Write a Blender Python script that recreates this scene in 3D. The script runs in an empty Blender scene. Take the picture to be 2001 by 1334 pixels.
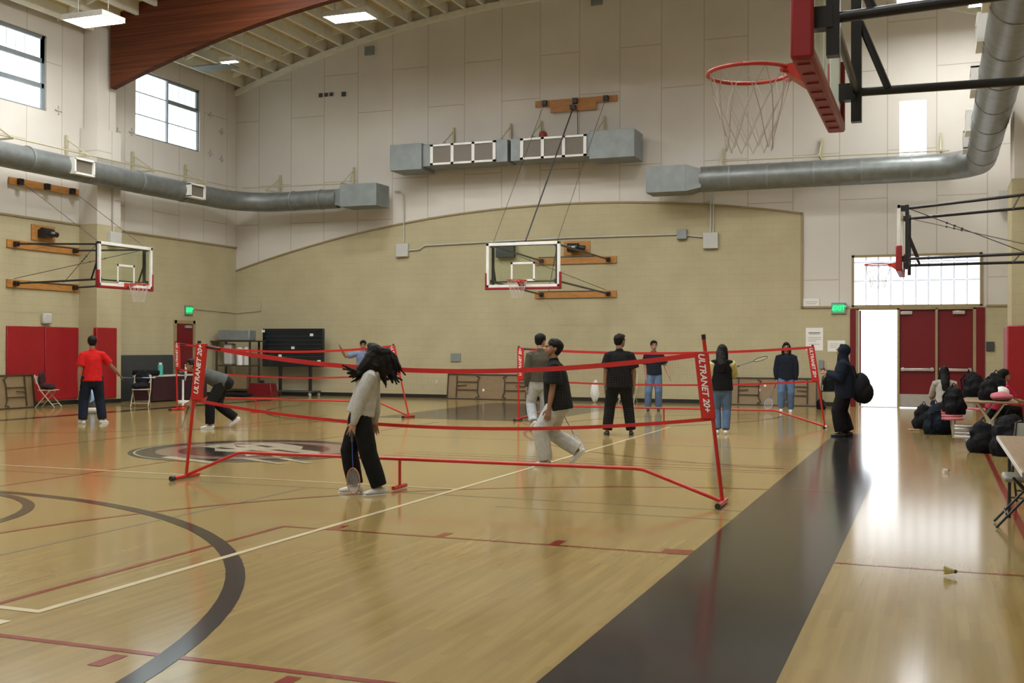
import bpy, bmesh, math, random
from mathutils import Vector, Matrix
random.seed(7)
R = math.radians
S = bpy.context.scene
C = S.collection

# ------------------------------------------------------------------ camera
cam_d = bpy.data.cameras.new('camera'); cam = bpy.data.objects.new('camera', cam_d); C.objects.link(cam)
cam_d.sensor_fit = 'HORIZONTAL'; cam_d.sensor_width = 36.0; cam_d.lens = 2172.0 / 2001.0 * 36.0
cam_d.clip_start = 0.05; cam_d.clip_end = 300
_yaw, _pit, _rol = R(20.9036), R(.3305), R(.1848)
_f = Vector((-math.sin(_yaw) * math.cos(_pit), math.cos(_yaw) * math.cos(_pit), math.sin(_pit)))
_r = Vector((math.cos(_yaw), math.sin(_yaw), 0)); _u = _r.cross(_f)
_r2 = _r * math.cos(_rol) + _u * math.sin(_rol); _u2 = -_r * math.sin(_rol) + _u * math.cos(_rol)
cam.matrix_world = Matrix(((_r2.x, _u2.x, -_f.x, 0), (_r2.y, _u2.y, -_f.y, 0), (_r2.z, _u2.z, -_f.z, 1.54), (0, 0, 0, 1)))
S.camera = cam
# ------------------------------------------------------------------ world, exposure
W = bpy.data.worlds.new('sky'); S.world = W; W.use_nodes = True
bg = W.node_tree.nodes['Background']; bg.inputs[0].default_value = (0.93, 0.97, 1, 1); bg.inputs[1].default_value = 4.0
S.view_settings.view_transform = 'Standard'; S.view_settings.look = 'None'; S.view_settings.gamma = 1
S.view_settings.use_curve_mapping = False; S.view_settings.exposure = 0.0
LAMP_E = 67.0       # ceiling light panels
WIN_E = 1.9         # translucent window panels lit by daylight

# ------------------------------------------------------------------ materials
def mat(name, col, rough=.6, var=.06, scale=6., metal=0., bump=0., emit=None, es=0., spec=.5, stretch=None):
    m = bpy.data.materials.new(name); m.use_nodes = True; n = m.node_tree.nodes; l = m.node_tree.links
    b = n['Principled BSDF']; b.inputs['Roughness'].default_value = rough; b.inputs['Metallic'].default_value = metal
    b.inputs['Specular IOR Level'].default_value = spec
    b.inputs['Base Color'].default_value = (*col, 1)
    if emit:
        b.inputs['Emission Color'].default_value = (*emit, 1); b.inputs['Emission Strength'].default_value = es
    if var or bump:
        tc = n.new('ShaderNodeTexCoord'); mp = n.new('ShaderNodeMapping'); l.new(tc.outputs['Object'], mp.inputs[0])
        if stretch: mp.inputs['Scale'].default_value = stretch
        nz = n.new('ShaderNodeTexNoise'); nz.inputs['Scale'].default_value = scale; nz.inputs['Detail'].default_value = 4
        l.new(mp.outputs[0], nz.inputs['Vector'])
        if var:
            rp = n.new('ShaderNodeValToRGB'); rp.color_ramp.elements[0].position = .3; rp.color_ramp.elements[1].position = .7
            rp.color_ramp.elements[0].color = (*[max(0, c * (1 - var)) for c in col], 1)
            rp.color_ramp.elements[1].color = (*[min(1, c * (1 + var)) for c in col], 1)
            l.new(nz.outputs['Fac'], rp.inputs[0]); l.new(rp.outputs[0], b.inputs['Base Color'])
        if bump:
            bp = n.new('ShaderNodeBump'); bp.inputs['Strength'].default_value = bump; bp.inputs['Distance'].default_value = .02
            l.new(nz.outputs['Fac'], bp.inputs['Height']); l.new(bp.outputs[0], b.inputs['Normal'])
    return m

def brickmat(name, c1, c2, mortar, axes, bw, rh, ms, offset=.5, rough=.8, bump=.2, nscale=1.2, spec=.3):
    """painted block or board-formed panels; axes = which object axes give brick length and row"""
    m = bpy.data.materials.new(name); m.use_nodes = True; n = m.node_tree.nodes; l = m.node_tree.links
    b = n['Principled BSDF']; b.inputs['Roughness'].default_value = rough; b.inputs['Specular IOR Level'].default_value = spec
    tc = n.new('ShaderNodeTexCoord'); sp = n.new('ShaderNodeSeparateXYZ'); cb = n.new('ShaderNodeCombineXYZ')
    l.new(tc.outputs['Object'], sp.inputs[0]); l.new(sp.outputs[axes[0]], cb.inputs[0]); l.new(sp.outputs[axes[1]], cb.inputs[1])
    br = n.new('ShaderNodeTexBrick'); l.new(cb.outputs[0], br.inputs['Vector'])
    br.inputs['Scale'].default_value = 1; br.inputs['Brick Width'].default_value = bw; br.inputs['Row Height'].default_value = rh
    br.inputs['Mortar Size'].default_value = ms; br.inputs['Mortar Smooth'].default_value = .3; br.offset = offset
    br.inputs['Color1'].default_value = (*c1, 1); br.inputs['Color2'].default_value = (*c2, 1); br.inputs['Mortar'].default_value = (*mortar, 1)
    nz = n.new('ShaderNodeTexNoise'); nz.inputs['Scale'].default_value = nscale; nz.inputs['Detail'].default_value = 6
    l.new(tc.outputs['Object'], nz.inputs['Vector'])
    mx = n.new('ShaderNodeMix'); mx.data_type = 'RGBA'; mx.blend_type = 'MULTIPLY'; mx.inputs[0].default_value = .5
    rp = n.new('ShaderNodeValToRGB'); rp.color_ramp.elements[0].position = .3; rp.color_ramp.elements[1].position = .65
    rp.color_ramp.elements[0].color = (.82, .8, .78, 1); rp.color_ramp.elements[1].color = (1, 1, 1, 1)
    l.new(nz.outputs['Fac'], rp.inputs[0]); l.new(br.outputs['Color'], mx.inputs[6]); l.new(rp.outputs[0], mx.inputs[7])
    l.new(mx.outputs[2], b.inputs['Base Color'])
    bp = n.new('ShaderNodeBump'); bp.inputs['Strength'].default_value = bump; bp.inputs['Distance'].default_value = .01; bp.invert = True
    l.new(br.outputs['Fac'], bp.inputs['Height']); l.new(bp.outputs[0], b.inputs['Normal'])
    return m

BLK = ((.475, .42, .265), (.465, .412, .26), (.43, .38, .24))
M = {}
M['block_x'] = brickmat('painted_block_far', *BLK, ('X', 'Z'), .4, .2, .008, bump=.08)
M['block_y'] = brickmat('painted_block_side', *BLK, ('Y', 'Z'), .4, .2, .008, bump=.08)
PNL = ((.67, .635, .58), (.655, .62, .565), (.50, .45, .37))
M['panel_x'] = brickmat('concrete_panel_far', *PNL, ('Z', 'X'), 3.4, 1.22, .016, offset=.37, rough=.9, nscale=.5)
M['panel_y'] = brickmat('concrete_panel_side', *PNL, ('Z', 'Y'), 3.4, 1.22, .016, offset=.37, rough=.9, nscale=.5)
M['trim'] = mat('tan_trim', (.30, .235, .12), .6)
M['base'] = mat('black_cove_base', (.012, .012, .012), .4)
M['deck'] = mat('plywood_deck', (.62, .49, .26), .8, .1, 1.5)
M['joist'] = mat('painted_joist', (.74, .73, .64), .7)
M['glulam'] = mat('stained_glulam', (.095, .024, .007), .6, .45, 2.5, stretch=(.12, 1, 9), spec=.25)
M['galv'] = mat('galvanised_steel', (.20, .215, .21), .42, .15, 5., metal=.5, bump=.1)
M['galvflat'] = mat('galvanised_sheet', (.235, .26, .26), .55, .12, 3., metal=.3)
M['white'] = mat('white_enamel', (.75, .75, .72), .4, .03)
M['grille'] = mat('dark_grille', (.16, .14, .11), .6, .3, 30., stretch=(1, 1, 8))
M['yrod'] = mat('cream_unistrut', (.50, .46, .30), .5)
M['greybox'] = mat('grey_enclosure', (.50, .50, .47), .5, .04)
M['dkgrey'] = mat('charcoal_plastic', (.045, .048, .05), .55)
M['black'] = mat('black_steel', (.012, .012, .016), .35)
M['dkred'] = mat('red_vinyl', (.26, .008, .014), .42, .08)
M['padred'] = mat('red_pad_vinyl', (.30, .006, .012), .4, .08)
M['doorred'] = mat('red_door_paint', (.15, .004, .009), .35, .05)
M['netred'] = mat('red_net_tape', (.50, .014, .010), .55, .05)
M['polered'] = mat('red_powder_coat', (.48, .018, .012), .3, .03)
M['rimred'] = mat('red_orange_rim', (.52, .035, .02), .35, .03)
M['thread'] = mat('net_thread', (.10, .085, .06), .8, 0)
M['cord'] = mat('white_cord', (.55, .5, .47), .8, .1)
M['wood'] = mat('orange_plank', (.42, .19, .045), .5, .2, 4., stretch=(1, 1, 5))
M['tabletop'] = mat('brown_laminate', (.24, .165, .085), .5, .06)
M['tablewood'] = mat('wood_laminate', (.26, .17, .09), .35, .2, 5., stretch=(6, .6, 1))
M['tabdark'] = mat('dark_table_edge', (.05, .032, .018), .5)
M['alu'] = mat('brushed_aluminium', (.6, .6, .6), .3, .05, metal=.8)
M['beige'] = mat('beige_steel', (.48, .42, .30), .45, .05)
M['navyscreen'] = mat('dark_screen', (.008, .013, .017), .25, .1)
M['paper'] = mat('white_paper', (.8, .79, .76), .8, .02)
M['ink'] = mat('grey_ink', (.2, .2, .2), .8, 0)
M['pinkseat'] = mat('pink_plastic_seat', (.45, .10, .13), .35, .05)
M['bag'] = mat('black_nylon', (.007, .007, .009), .8, .3, 20., bump=.2, spec=.2)
M['bagnavy'] = mat('navy_nylon', (.007, .011, .02), .8, .3, 20., bump=.2, spec=.2)
M['ball'] = mat('red_leather_ball', (.25, .03, .02), .6, .1)
M['pane'] = mat('daylit_panel', (.9, .9, .9), .5, 0, emit=(.80, .95, 1.0), es=WIN_E)
M['pane2'] = mat('daylit_transom_panel', (.9, .9, .9), .5, 0, emit=(.93, .95, 1.0), es=1.9)
M['mull2'] = mat('daylit_mullion', (.6, .63, .68), .5, 0, emit=(.8, .86, 1.0), es=.45)  # bars are no lamp; emission stands in for daylight coming through
M['pane3'] = mat('daylit_slit_panel', (.9, .9, .9), .5, 0, emit=(.9, .93, 1.0), es=3.5)
M['lamp'] = mat('lit_diffuser', (.9, .9, .9), .5, 0, emit=(1, 1.01, .99), es=LAMP_E)
M['winframe'] = mat('grey_window_frame', (.22, .25, .27), .5)
M['mull'] = mat('white_mullion', (.40, .44, .48), .5)
M['green'] = mat('lit_green_letters', (.02, .6, .2), .5, 0, emit=(.02, 1, .25), es=1.2)
M['greenface'] = mat('lit_green_face', (.05, .4, .2), .5, 0, emit=(.03, .5, .16), es=.55)
M['pave'] = mat('outdoor_concrete', (.6, .58, .55), .8)
M['teal'] = mat('teal_bottle', (.08, .42, .35), .3)
M['ltblue'] = mat('pale_blue_plastic', (.30, .48, .85), .35)
M['cloth_m'] = mat('maroon_fabric', (.035, .006, .010), .9)
M['pinkc'] = mat('pink_fabric', (.45, .12, .16), .9)
# people
M['skin'] = mat('skin', (.27, .135, .08), .55, .06)
M['skin2'] = mat('skin_light', (.38, .21, .14), .55, .06)
M['hairm'] = mat('black_hair', (.006, .0045, .004), .6, .3, 30., spec=.2)
M['eye'] = mat('eye', (.02, .015, .012), .2, 0)
M['lip'] = mat('lip', (.22, .07, .06), .5, 0)
def fab(name, c): M[name] = mat(name, c, .9, .12, 14., bump=.35, spec=.2)
fab('red_tee', (.50, .012, .012)); fab('dark_jeans', (.010, .014, .026)); fab('grey_tee', (.075, .08, .078)); fab('black_cloth', (.008, .008, .009))
fab('heather_hoodie', (.42, .42, .40)); fab('blue_tee', (.15, .19, .30)); fab('olive_shirt', (.075, .068, .05)); fab('pale_jeans', (.42, .45, .48))
fab('navy_tee', (.008, .012, .022)); fab('mid_jeans', (.10, .16, .27)); fab('yellow_sleeve', (.55, .50, .22)); fab('white_pants', (.46, .46, .45))
fab('light_shirt', (.35, .33, .29)); fab('pink_tee', (.45, .02, .07)); M['sneaker'] = mat('white_sneaker', (.62, .62, .6), .5); M['dksneaker'] = mat('dark_sneaker', (.03, .03, .035), .5)

def glassmat():
    m = bpy.data.materials.new('clear_backboard_glass'); m.use_nodes = True; n = m.node_tree.nodes; l = m.node_tree.links
    n.remove(n['Principled BSDF']); o = n['Material Output']
    t = n.new('ShaderNodeBsdfTransparent'); t.inputs[0].default_value = (.95, .99, .95, 1)
    g = n.new('ShaderNodeBsdfGlossy'); g.inputs['Roughness'].default_value = .03
    mx = n.new('ShaderNodeMixShader'); mx.inputs[0].default_value = .05
    l.new(t.outputs[0], mx.inputs[1]); l.new(g.outputs[0], mx.inputs[2]); l.new(mx.outputs[0], o.inputs[0])
    return m
M['glass'] = glassmat()

def floormat():
    m = bpy.data.materials.new('varnished_maple'); m.use_nodes = True; n = m.node_tree.nodes; l = m.node_tree.links
    b = n['Principled BSDF']; b.inputs['Roughness'].default_value = .13; b.inputs['Specular IOR Level'].default_value = .55
    tc = n.new('ShaderNodeTexCoord'); sp = n.new('ShaderNodeSeparateXYZ'); cb = n.new('ShaderNodeCombineXYZ')
    l.new(tc.outputs['Object'], sp.inputs[0]); l.new(sp.outputs['Y'], cb.inputs[0]); l.new(sp.outputs['X'], cb.inputs[1])
    br = n.new('ShaderNodeTexBrick'); l.new(cb.outputs[0], br.inputs['Vector']); br.inputs['Scale'].default_value = 1
    br.inputs['Brick Width'].default_value = .85; br.inputs['Row Height'].default_value = .057; br.inputs['Mortar Size'].default_value = .0007
    br.inputs['Color1'].default_value = (.345, .250, .094, 1); br.inputs['Color2'].default_value = (.30, .215, .08, 1); br.inputs['Mortar'].default_value = (.30, .218, .082, 1)
    br.inputs['Bias'].default_value = -.1
    mp = n.new('ShaderNodeMapping'); mp.inputs['Scale'].default_value = (9, .5, 1); l.new(tc.outputs['Object'], mp.inputs[0])
    nz = n.new('ShaderNodeTexNoise'); nz.inputs['Scale'].default_value = 1.6; nz.inputs['Detail'].default_value = 5; l.new(mp.outputs[0], nz.inputs['Vector'])
    rp = n.new('ShaderNodeValToRGB'); rp.color_ramp.elements[0].position = .3; rp.color_ramp.elements[1].position = .7
    rp.color_ramp.elements[0].color = (.80, .78, .74, 1); rp.color_ramp.elements[1].color = (1, 1, 1, 1); l.new(nz.outputs['Fac'], rp.inputs[0])
    mx = n.new('ShaderNodeMix'); mx.data_type = 'RGBA'; mx.blend_type = 'MULTIPLY'; mx.inputs[0].default_value = .8
    l.new(br.outputs['Color'], mx.inputs[6]); l.new(rp.outputs[0], mx.inputs[7]); l.new(mx.outputs[2], b.inputs['Base Color'])
    n2 = n.new('ShaderNodeTexNoise'); n2.inputs['Scale'].default_value = 1.3; n2.inputs['Detail'].default_value = 3; l.new(tc.outputs['Object'], n2.inputs['Vector'])
    bp = n.new('ShaderNodeBump'); bp.inputs['Strength'].default_value = .012; bp.inputs['Distance'].default_value = .02
    l.new(n2.outputs['Fac'], bp.inputs['Height']); l.new(bp.outputs[0], b.inputs['Normal'])
    return m
M['floor'] = floormat()
def paint(name, c): return mat(name, c, .14, .08, 2., spec=.4)
M['pgrey'] = paint('grey_floor_paint', (.020, .018, .017)); M['pred'] = paint('red_floor_paint', (.22, .025, .018)); M['pwhite'] = paint('cream_floor_paint', (.60, .52, .34))
M['pdark'] = paint('dark_floor_paint', (.06, .045, .04)); M['pbluegrey'] = paint('blue_grey_floor_paint', (.20, .19, .14)); M['pmaroon'] = paint('maroon_floor_paint', (.13, .03, .028))
M['pcream'] = paint('logo_cream_paint', (.42, .38, .27)); M['pink2'] = paint('logo_ring_paint', (.22, .14, .11))

# ------------------------------------------------------------------ mesh builder
class MB:
    def __init__(s): s.v = []; s.f = []
    def add(s, vs, fs):
        o = len(s.v); s.v += [tuple(v) for v in vs]; s.f += [tuple(i + o for i in f) for f in fs]; return s
    def box(s, c, d, rot=None):
        c = Vector(c); h = [x / 2 for x in d]; vs = []
        for x in (-1, 1):
            for y in (-1, 1):
                for z in (-1, 1):
                    p = Vector((x * h[0], y * h[1], z * h[2]))
                    if rot is not None: p = rot @ p
                    vs.append(c + p)
        return s.add(vs, [(0, 1, 3, 2), (4, 6, 7, 5), (0, 4, 5, 1), (2, 3, 7, 6), (0, 2, 6, 4), (1, 5, 7, 3)])
    def bb(s, a, b): return s.box([(p + q) / 2 for p, q in zip(a, b)], [abs(q - p) for p, q in zip(a, b)])
    def tube(s, pts, r, n=10, cap=True, ax=None, round_=False):
        """loft along pts; r = number, or list of numbers or (a,b) pairs"""
        pts = [Vector(p) for p in pts]; k = len(pts)
        rr = [r] * k if not isinstance(r, (list, tuple)) else list(r)
        rr = [(q, q) if not isinstance(q, (tuple, list)) else q for q in rr]
        if round_:
            d0 = (pts[0] - pts[1]).normalized(); d1 = (pts[-1] - pts[-2]).normalized()
            a, b = rr[0], rr[-1]; ma = min(a); mb = min(b)
            if round_ in (True, 'start'): pts = [pts[0] + d0 * ma * .9, pts[0] + d0 * ma * .6] + pts; rr = [(a[0] * .4, a[1] * .4), (a[0] * .8, a[1] * .8)] + rr
            if round_ in (True, 'end'): pts = pts + [pts[-1] + d1 * mb * .6, pts[-1] + d1 * mb * .9]; rr = rr + [(b[0] * .8, b[1] * .8), (b[0] * .4, b[1] * .4)]
            k = len(pts)
        ref = Vector(ax) if ax else None; vs = []; fs = []; prev = None
        for i, p in enumerate(pts):
            t = (pts[min(i + 1, k - 1)] - pts[max(i - 1, 0)])
            if t.length < 1e-9: t = Vector((0, 0, 1))
            t.normalize()
            if ref is not None: u = ref - t * ref.dot(t)
            elif prev is None: u = t.orthogonal()
            else: u = prev - t * prev.dot(t)
            if u.length < 1e-6: u = t.orthogonal()
            u.normalize(); prev = u; w = t.cross(u)
            for j in range(n):
                a = 2 * math.pi * j / n
                vs.append(p + u * math.cos(a) * rr[i][0] + w * math.sin(a) * rr[i][1])
        for i in range(k - 1):
            for j in range(n):
                j2 = (j + 1) % n; fs.append((i * n + j, i * n + j2, (i + 1) * n + j2, (i + 1) * n + j))
        if cap: fs.append(tuple(reversed(range(n)))); fs.append(tuple(range((k - 1) * n, k * n)))
        return s.add(vs, fs)
    def ell(s, c, r, rot=None, n=14, m=9):
        c = Vector(c); vs = []; fs = []
        if not isinstance(r, (tuple, list)): r = (r, r, r)
        for i in range(m + 1):
            th = math.pi * i / m
            for j in range(n):
                a = 2 * math.pi * j / n
                p = Vector((r[0] * math.sin(th) * math.cos(a), r[1] * math.sin(th) * math.sin(a), r[2] * math.cos(th)))
                if rot is not None: p = rot @ p
                vs.append(c + p)
        for i in range(m):
            for j in range(n):
                j2 = (j + 1) % n; fs.append((i * n + j, (i + 1) * n + j, (i + 1) * n + j2, i * n + j2))
        return s.add(vs, fs)
    def prism(s, poly, off):
        """poly = list of 3D points in a plane, extruded by off"""
        k = len(poly); off = Vector(off); vs = [Vector(p) for p in poly]; vs += [p + off for p in vs]
        fs = [tuple(range(k)), tuple(reversed(range(k, 2 * k)))] + [(i, (i + 1) % k + 0, (i + 1) % k + k, i + k) for i in range(k)]
        return s.add(vs, fs)
    def flat(s, poly, z=None): return s.add(poly, [tuple(range(len(poly)))])
    def torus(s, c, Rr, r, n=36, ax='z'):
        pts = []
        for i in range(n + 1):
            a = 2 * math.pi * i / n; x, y = Rr * math.cos(a), Rr * math.sin(a)
            d = {'z': (x, y, 0), 'y': (x, 0, y), 'x': (0, x, y)}[ax]; pts.append(Vector(c) + Vector(d))
        return s.tube(pts, r, 8, cap=False)
    def xf(s, mt): s.v = [tuple(mt @ Vector(v)) for v in s.v]; return s
    def build(s, name, m, parent=None, loc=None, smooth=True, bevel=0, world=False):
        vs = s.v
        if loc is not None: vs = [(v[0] - loc[0], v[1] - loc[1], v[2] - loc[2]) for v in vs]
        if world and parent is not None:
            p = parent
            while p.parent: p = p.parent
            L = p.location; vs = [(v[0] - L[0], v[1] - L[1], v[2] - L[2]) for v in vs]
        me = bpy.data.meshes.new(name); me.from_pydata(vs, [], s.f)
        b = bmesh.new(); b.from_mesh(me); bmesh.ops.recalc_face_normals(b, faces=b.faces)
        if smooth:
            for e in b.edges: e.smooth = len(e.link_faces) == 2 and e.calc_face_angle(3) < R(38)
            for f in b.faces: f.smooth = True
        b.to_mesh(me); b.free()
        me.materials.append(M[m] if isinstance(m, str) else m)
        o = bpy.data.objects.new(name, me); C.objects.link(o)
        if loc is not None: o.location = loc
        if parent is not None: o.parent = parent
        if bevel:
            bv = o.modifiers.new('bevel', 'BEVEL'); bv.width = bevel; bv.segments = 2; bv.limit_method = 'ANGLE'
        return o

def tag(o, label=None, cat=None, group=None, kind=None):
    if label: o['label'] = label
    if cat: o['category'] = cat
    if group: o['group'] = group
    if kind: o['kind'] = kind
    return o
def thing(name, label, cat, loc=(0, 0, 0), rz=0, group=None):
    o = bpy.data.objects.new(name, None); C.objects.link(o); o.location = loc; o.rotation_euler = (0, 0, rz); o.empty_display_size = .2
    return tag(o, label, cat, group)
def struct(name, mb, m, parent=None, smooth=False): return tag(mb.build(name, m, parent, smooth=smooth), kind='structure')
def text(name, body, size, mtx, m, parent, ext=.001, ax='CENTER'):
    cu = bpy.data.curves.new(name, 'FONT'); cu.body = body; cu.size = size; cu.extrude = ext; cu.shear = .25; cu.offset = size * .025; cu.align_x = ax; cu.align_y = 'CENTER'
    to = bpy.data.objects.new(name + '_tmp', cu); C.objects.link(to); bpy.context.view_layer.update()
    me = bpy.data.meshes.new_from_object(to); bpy.data.objects.remove(to); me.name = name
    me.transform(mtx); me.materials.clear(); me.materials.append(M[m])
    o = bpy.data.objects.new(name, me); C.objects.link(o); o.parent = parent; return o

# ------------------------------------------------------------------ the room
XL, XR, YF, YB = -21.6, 1.9, 31.0, -2.6
XC = -9.8
def roof(x): return 12.0 - (x - XC) ** 2 / 68.8
def arch(x): return 5.80 - (x + 10.0) ** 2 / 78.0
# floor
mb = MB(); mb.bb((XL - .3, YB - .3, -.2), (XR + .3, YF + .3, 0)); floor = struct('floor', mb, 'floor')
mb = MB(); mb.bb((-30, YF + .3, -.25), (20, YF + 30, -.03)); struct('ground_outside', mb, 'pave')

def zcols(mb, xs, zr, y0, y1, mid=None):
    for a, b in zip(xs[:-1], xs[1:]):
        for lo, hi in zr((a + b) / 2, a, b):
            if hi[0] - lo[0] < 1e-4 and hi[1] - lo[1] < 1e-4: continue
            mb.add([(a, y0, lo[0]), (b, y0, lo[1]), (b, y0, hi[1]), (a, y0, hi[0]), (a, y1, lo[0]), (b, y1, lo[1]), (b, y1, hi[1]), (a, y1, hi[0])],
                   [(0, 1, 2, 3), (5, 4, 7, 6), (0, 4, 5, 1), (3, 2, 6, 7), (0, 3, 7, 4), (1, 5, 6, 2)])
# far wall (arched block lower part, concrete panels above)
ARX = -3.42
DX0, DX1, DZ = -2.16, 1.16, 2.62        # door bank
TX0, TX1, TZ0, TZ1 = -2.12, 1.10, 2.66, 4.04   # transom window
SX0, SX1, SZ0, SZ1 = -.92, -.25, 6.66, 8.08  # slit window
xs = sorted(set([XL - .3 + i * .5 for i in range(48)] + [ARX, DX0, DX1, TX0, TX1, SX0, SX1, XR + .3])); xs = [x for x in xs if XL - .31 <= x <= XR + .31]
def low(xm, a, b):
    if xm < ARX: return [((0, 0), (arch(a), arch(b)))]
    if DX0 < xm < DX1: return []
    return [((0, 0), (2.68, 2.68))]
def upp(xm, a, b):
    t = (roof(a) + .35, roof(b) + .35)
    if xm < ARX: return [((arch(a), arch(b)), t)]
    r = []
    z0 = 2.68
    if TX0 < xm < TX1: z0 = TZ1
    elif DX0 < xm < DX1: z0 = DZ
    if SX0 < xm < SX1: return [((z0, z0), (SZ0, SZ0)), ((SZ1, SZ1), t)]
    return [((z0, z0), t)]
mb = MB(); zcols(mb, xs, low, YF, YF + .3); struct('wall_far', mb, 'block_x')
mb = MB(); zcols(mb, xs, upp, YF + .02, YF + .3); struct('wall_far_upper', mb, 'panel_x')
# arch ledge
def strip(fn, x0, x1, n, y0, y1, th):
    mb = MB(); xs = [x0 + (x1 - x0) * i / n for i in range(n + 1)]
    zcols(mb, xs, lambda m, a, b: [((fn(a) - th, fn(b) - th), (fn(a), fn(b)))], y0, y1); return mb
mb = strip(arch, XL, ARX, 40, YF - .035, YF + .02, .05)
mb.bb((ARX - .03, YF - .035, 2.64), (ARX + .03, YF, arch(ARX)))
mb.bb((ARX, YF - .035, 2.64), (DX0 - .04, YF, 2.69)); mb.bb((DX1 + .04, YF - .035, 2.64), (XR, YF, 2.69)); struct('trim_1', mb, 'trim')
# white rim where roof meets far wall
mb = strip(roof, XL, XR, 44, YF - .12, YF + .02, .16); struct('trim_2', mb, 'joist')
# left wall
WINS = [(26.07, 29.07), (19.6, 22.63), (13.15, 16.18), (6.7, 9.73), (.25, 3.28)]
WZ0, WZ1 = 7.65, 9.60
ztop = roof(XL) + .45
mb = MB(); mb.bb((XL - .3, YB, 0), (XL, YF, 4.83)); struct('wall_left', mb, 'block_y')
mb = MB(); xb = XL - .02
mb.bb((XL - .3, YB, 4.83), (xb, YF, WZ0)); mb.bb((XL - .3, YB, WZ1), (xb, YF, ztop))
ys = [YB]
for a, b in sorted(WINS): ys += [a, b]
ys.append(YF)
for a, b in zip(ys[::2], ys[1::2]): mb.bb((XL - .3, a, WZ0), (xb, b, WZ1))
struct('wall_left_upper', mb, 'panel_y')
mb = MB(); mb.bb((XL - .02, YB, 4.79), (XL + .035, YF, 4.84)); struct('trim_3', mb, 'trim')
# left pilasters
for k, (a, b) in enumerate([(23.82, 24.78), (17.37, 18.33), (10.92, 11.88), (4.47, 5.43)]):
    mb = MB(); mb.bb((XL, a, 0), (-21.0, b, 4.83)); struct('wall_left_pilaster', mb, 'block_y')
    mb = MB(); mb.bb((XL, a + .02, 4.83), (-21.02, b - .02, 7.42)); mb.bb((XL, a + .15, 7.42), (-21.12, b - .12, roof(-21.1) + .1)); struct('wall_left_pilaster_upper', mb, 'panel_y')
# right wall and pilaster
mb = MB(); mb.bb((XR, YB, 0), (XR + .3, YF, 4.83)); struct('wall_right', mb, 'block_y')
mb = MB(); mb.bb((XR + .02, YB, 4.83), (XR + .3, YF, roof(XR) + .45)); struct('wall_right_upper', mb, 'panel_y')
mb = MB(); mb.bb((XR - .035, YB, 4.79), (XR + .02, YF, 4.84)); struct('trim_4', mb, 'trim')
mb = MB(); mb.bb((1.35, 23.4, 0), (XR, 24.75, 4.83)); struct('wall_right_pilaster', mb, 'block_x')
mb = MB(); mb.bb((1.40, 23.45, 4.83), (XR, 24.70, roof(1.5) + .2)); struct('wall_right_pilaster_upper', mb, 'panel_x')
# back wall
mb = MB(); xs2 = [XL - .3 + i * (XR - XL + .6) / 30 for i in range(31)]
zcols(mb, xs2, lambda m, a, b: [((0, 0), (roof(a) + .35, roof(b) + .35))], YB - .3, YB); struct('wall_back', mb, 'panel_x')
# baseboards
mb = MB(); mb.bb((XL, YF - .012, 0), (DX0 - .06, YF, .11)); mb.bb((DX1 + .06, YF - .012, 0), (XR, YF, .11)); struct('baseboard_far', mb, 'base')
mb = MB(); mb.bb((XL, YB, 0), (XL + .012, YF, .11)); mb.bb((XL, 23.808, 0), (-20.988, 24.792, .11)); struct('baseboard_left', mb, 'base')
# ceiling deck + joists
mb = MB(); zcols(mb, xs2, lambda m, a, b: [((roof(a) + .32, roof(b) + .32), (roof(a) + .42, roof(b) + .42))], YB - .3, YF + .3); ceil = struct('ceiling', mb, 'deck')
mb = MB(); x = XL + .28
while x < XR:
    mb.bb((x - .045, YB, roof(x)), (x + .045, YF, roof(x) + .34)); x += .61
y = YB + 1.2
while y < YF:
    for a, b in zip(xs2[:-1], xs2[1:]):
        mb.add([(a, y - .03, roof(a) + .14), (b, y - .03, roof(b) + .14), (b, y - .03, roof(b) + .34), (a, y - .03, roof(a) + .34),
                (a, y + .03, roof(a) + .14), (b, y + .03, roof(b) + .14), (b, y + .03, roof(b) + .34), (a, y + .03, roof(a) + .34)],
               [(0, 1, 2, 3), (5, 4, 7, 6), (0, 4, 5, 1), (3, 2, 6, 7)])
    y += 2.44
j = struct('joists', mb, 'joist', ceil); 
# glulam beams
def beam(yc, name):
    mb = MB(); bot = lambda x: 10.52 - (x - XC) ** 2 / 64.0
    x0, x1 = -21.0, XR - .5; xx = [x0 + (x1 - x0) * i / 40 for i in range(41)]
    zcols(mb, xx, lambda m, a, b: [((bot(a), bot(b)), (roof(a) + .32, roof(b) + .32))], yc - .11, yc + .11)
    return mb.build(name, 'glulam')
tag(beam(24.4, 'roof_beam'), 'deep red-brown curved timber beam spanning under the joists', 'beam')
for k, yc in enumerate((17.95, 11.5, 5.05)): tag(beam(yc, 'trim_%d' % (10 + k)), kind='structure')

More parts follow.
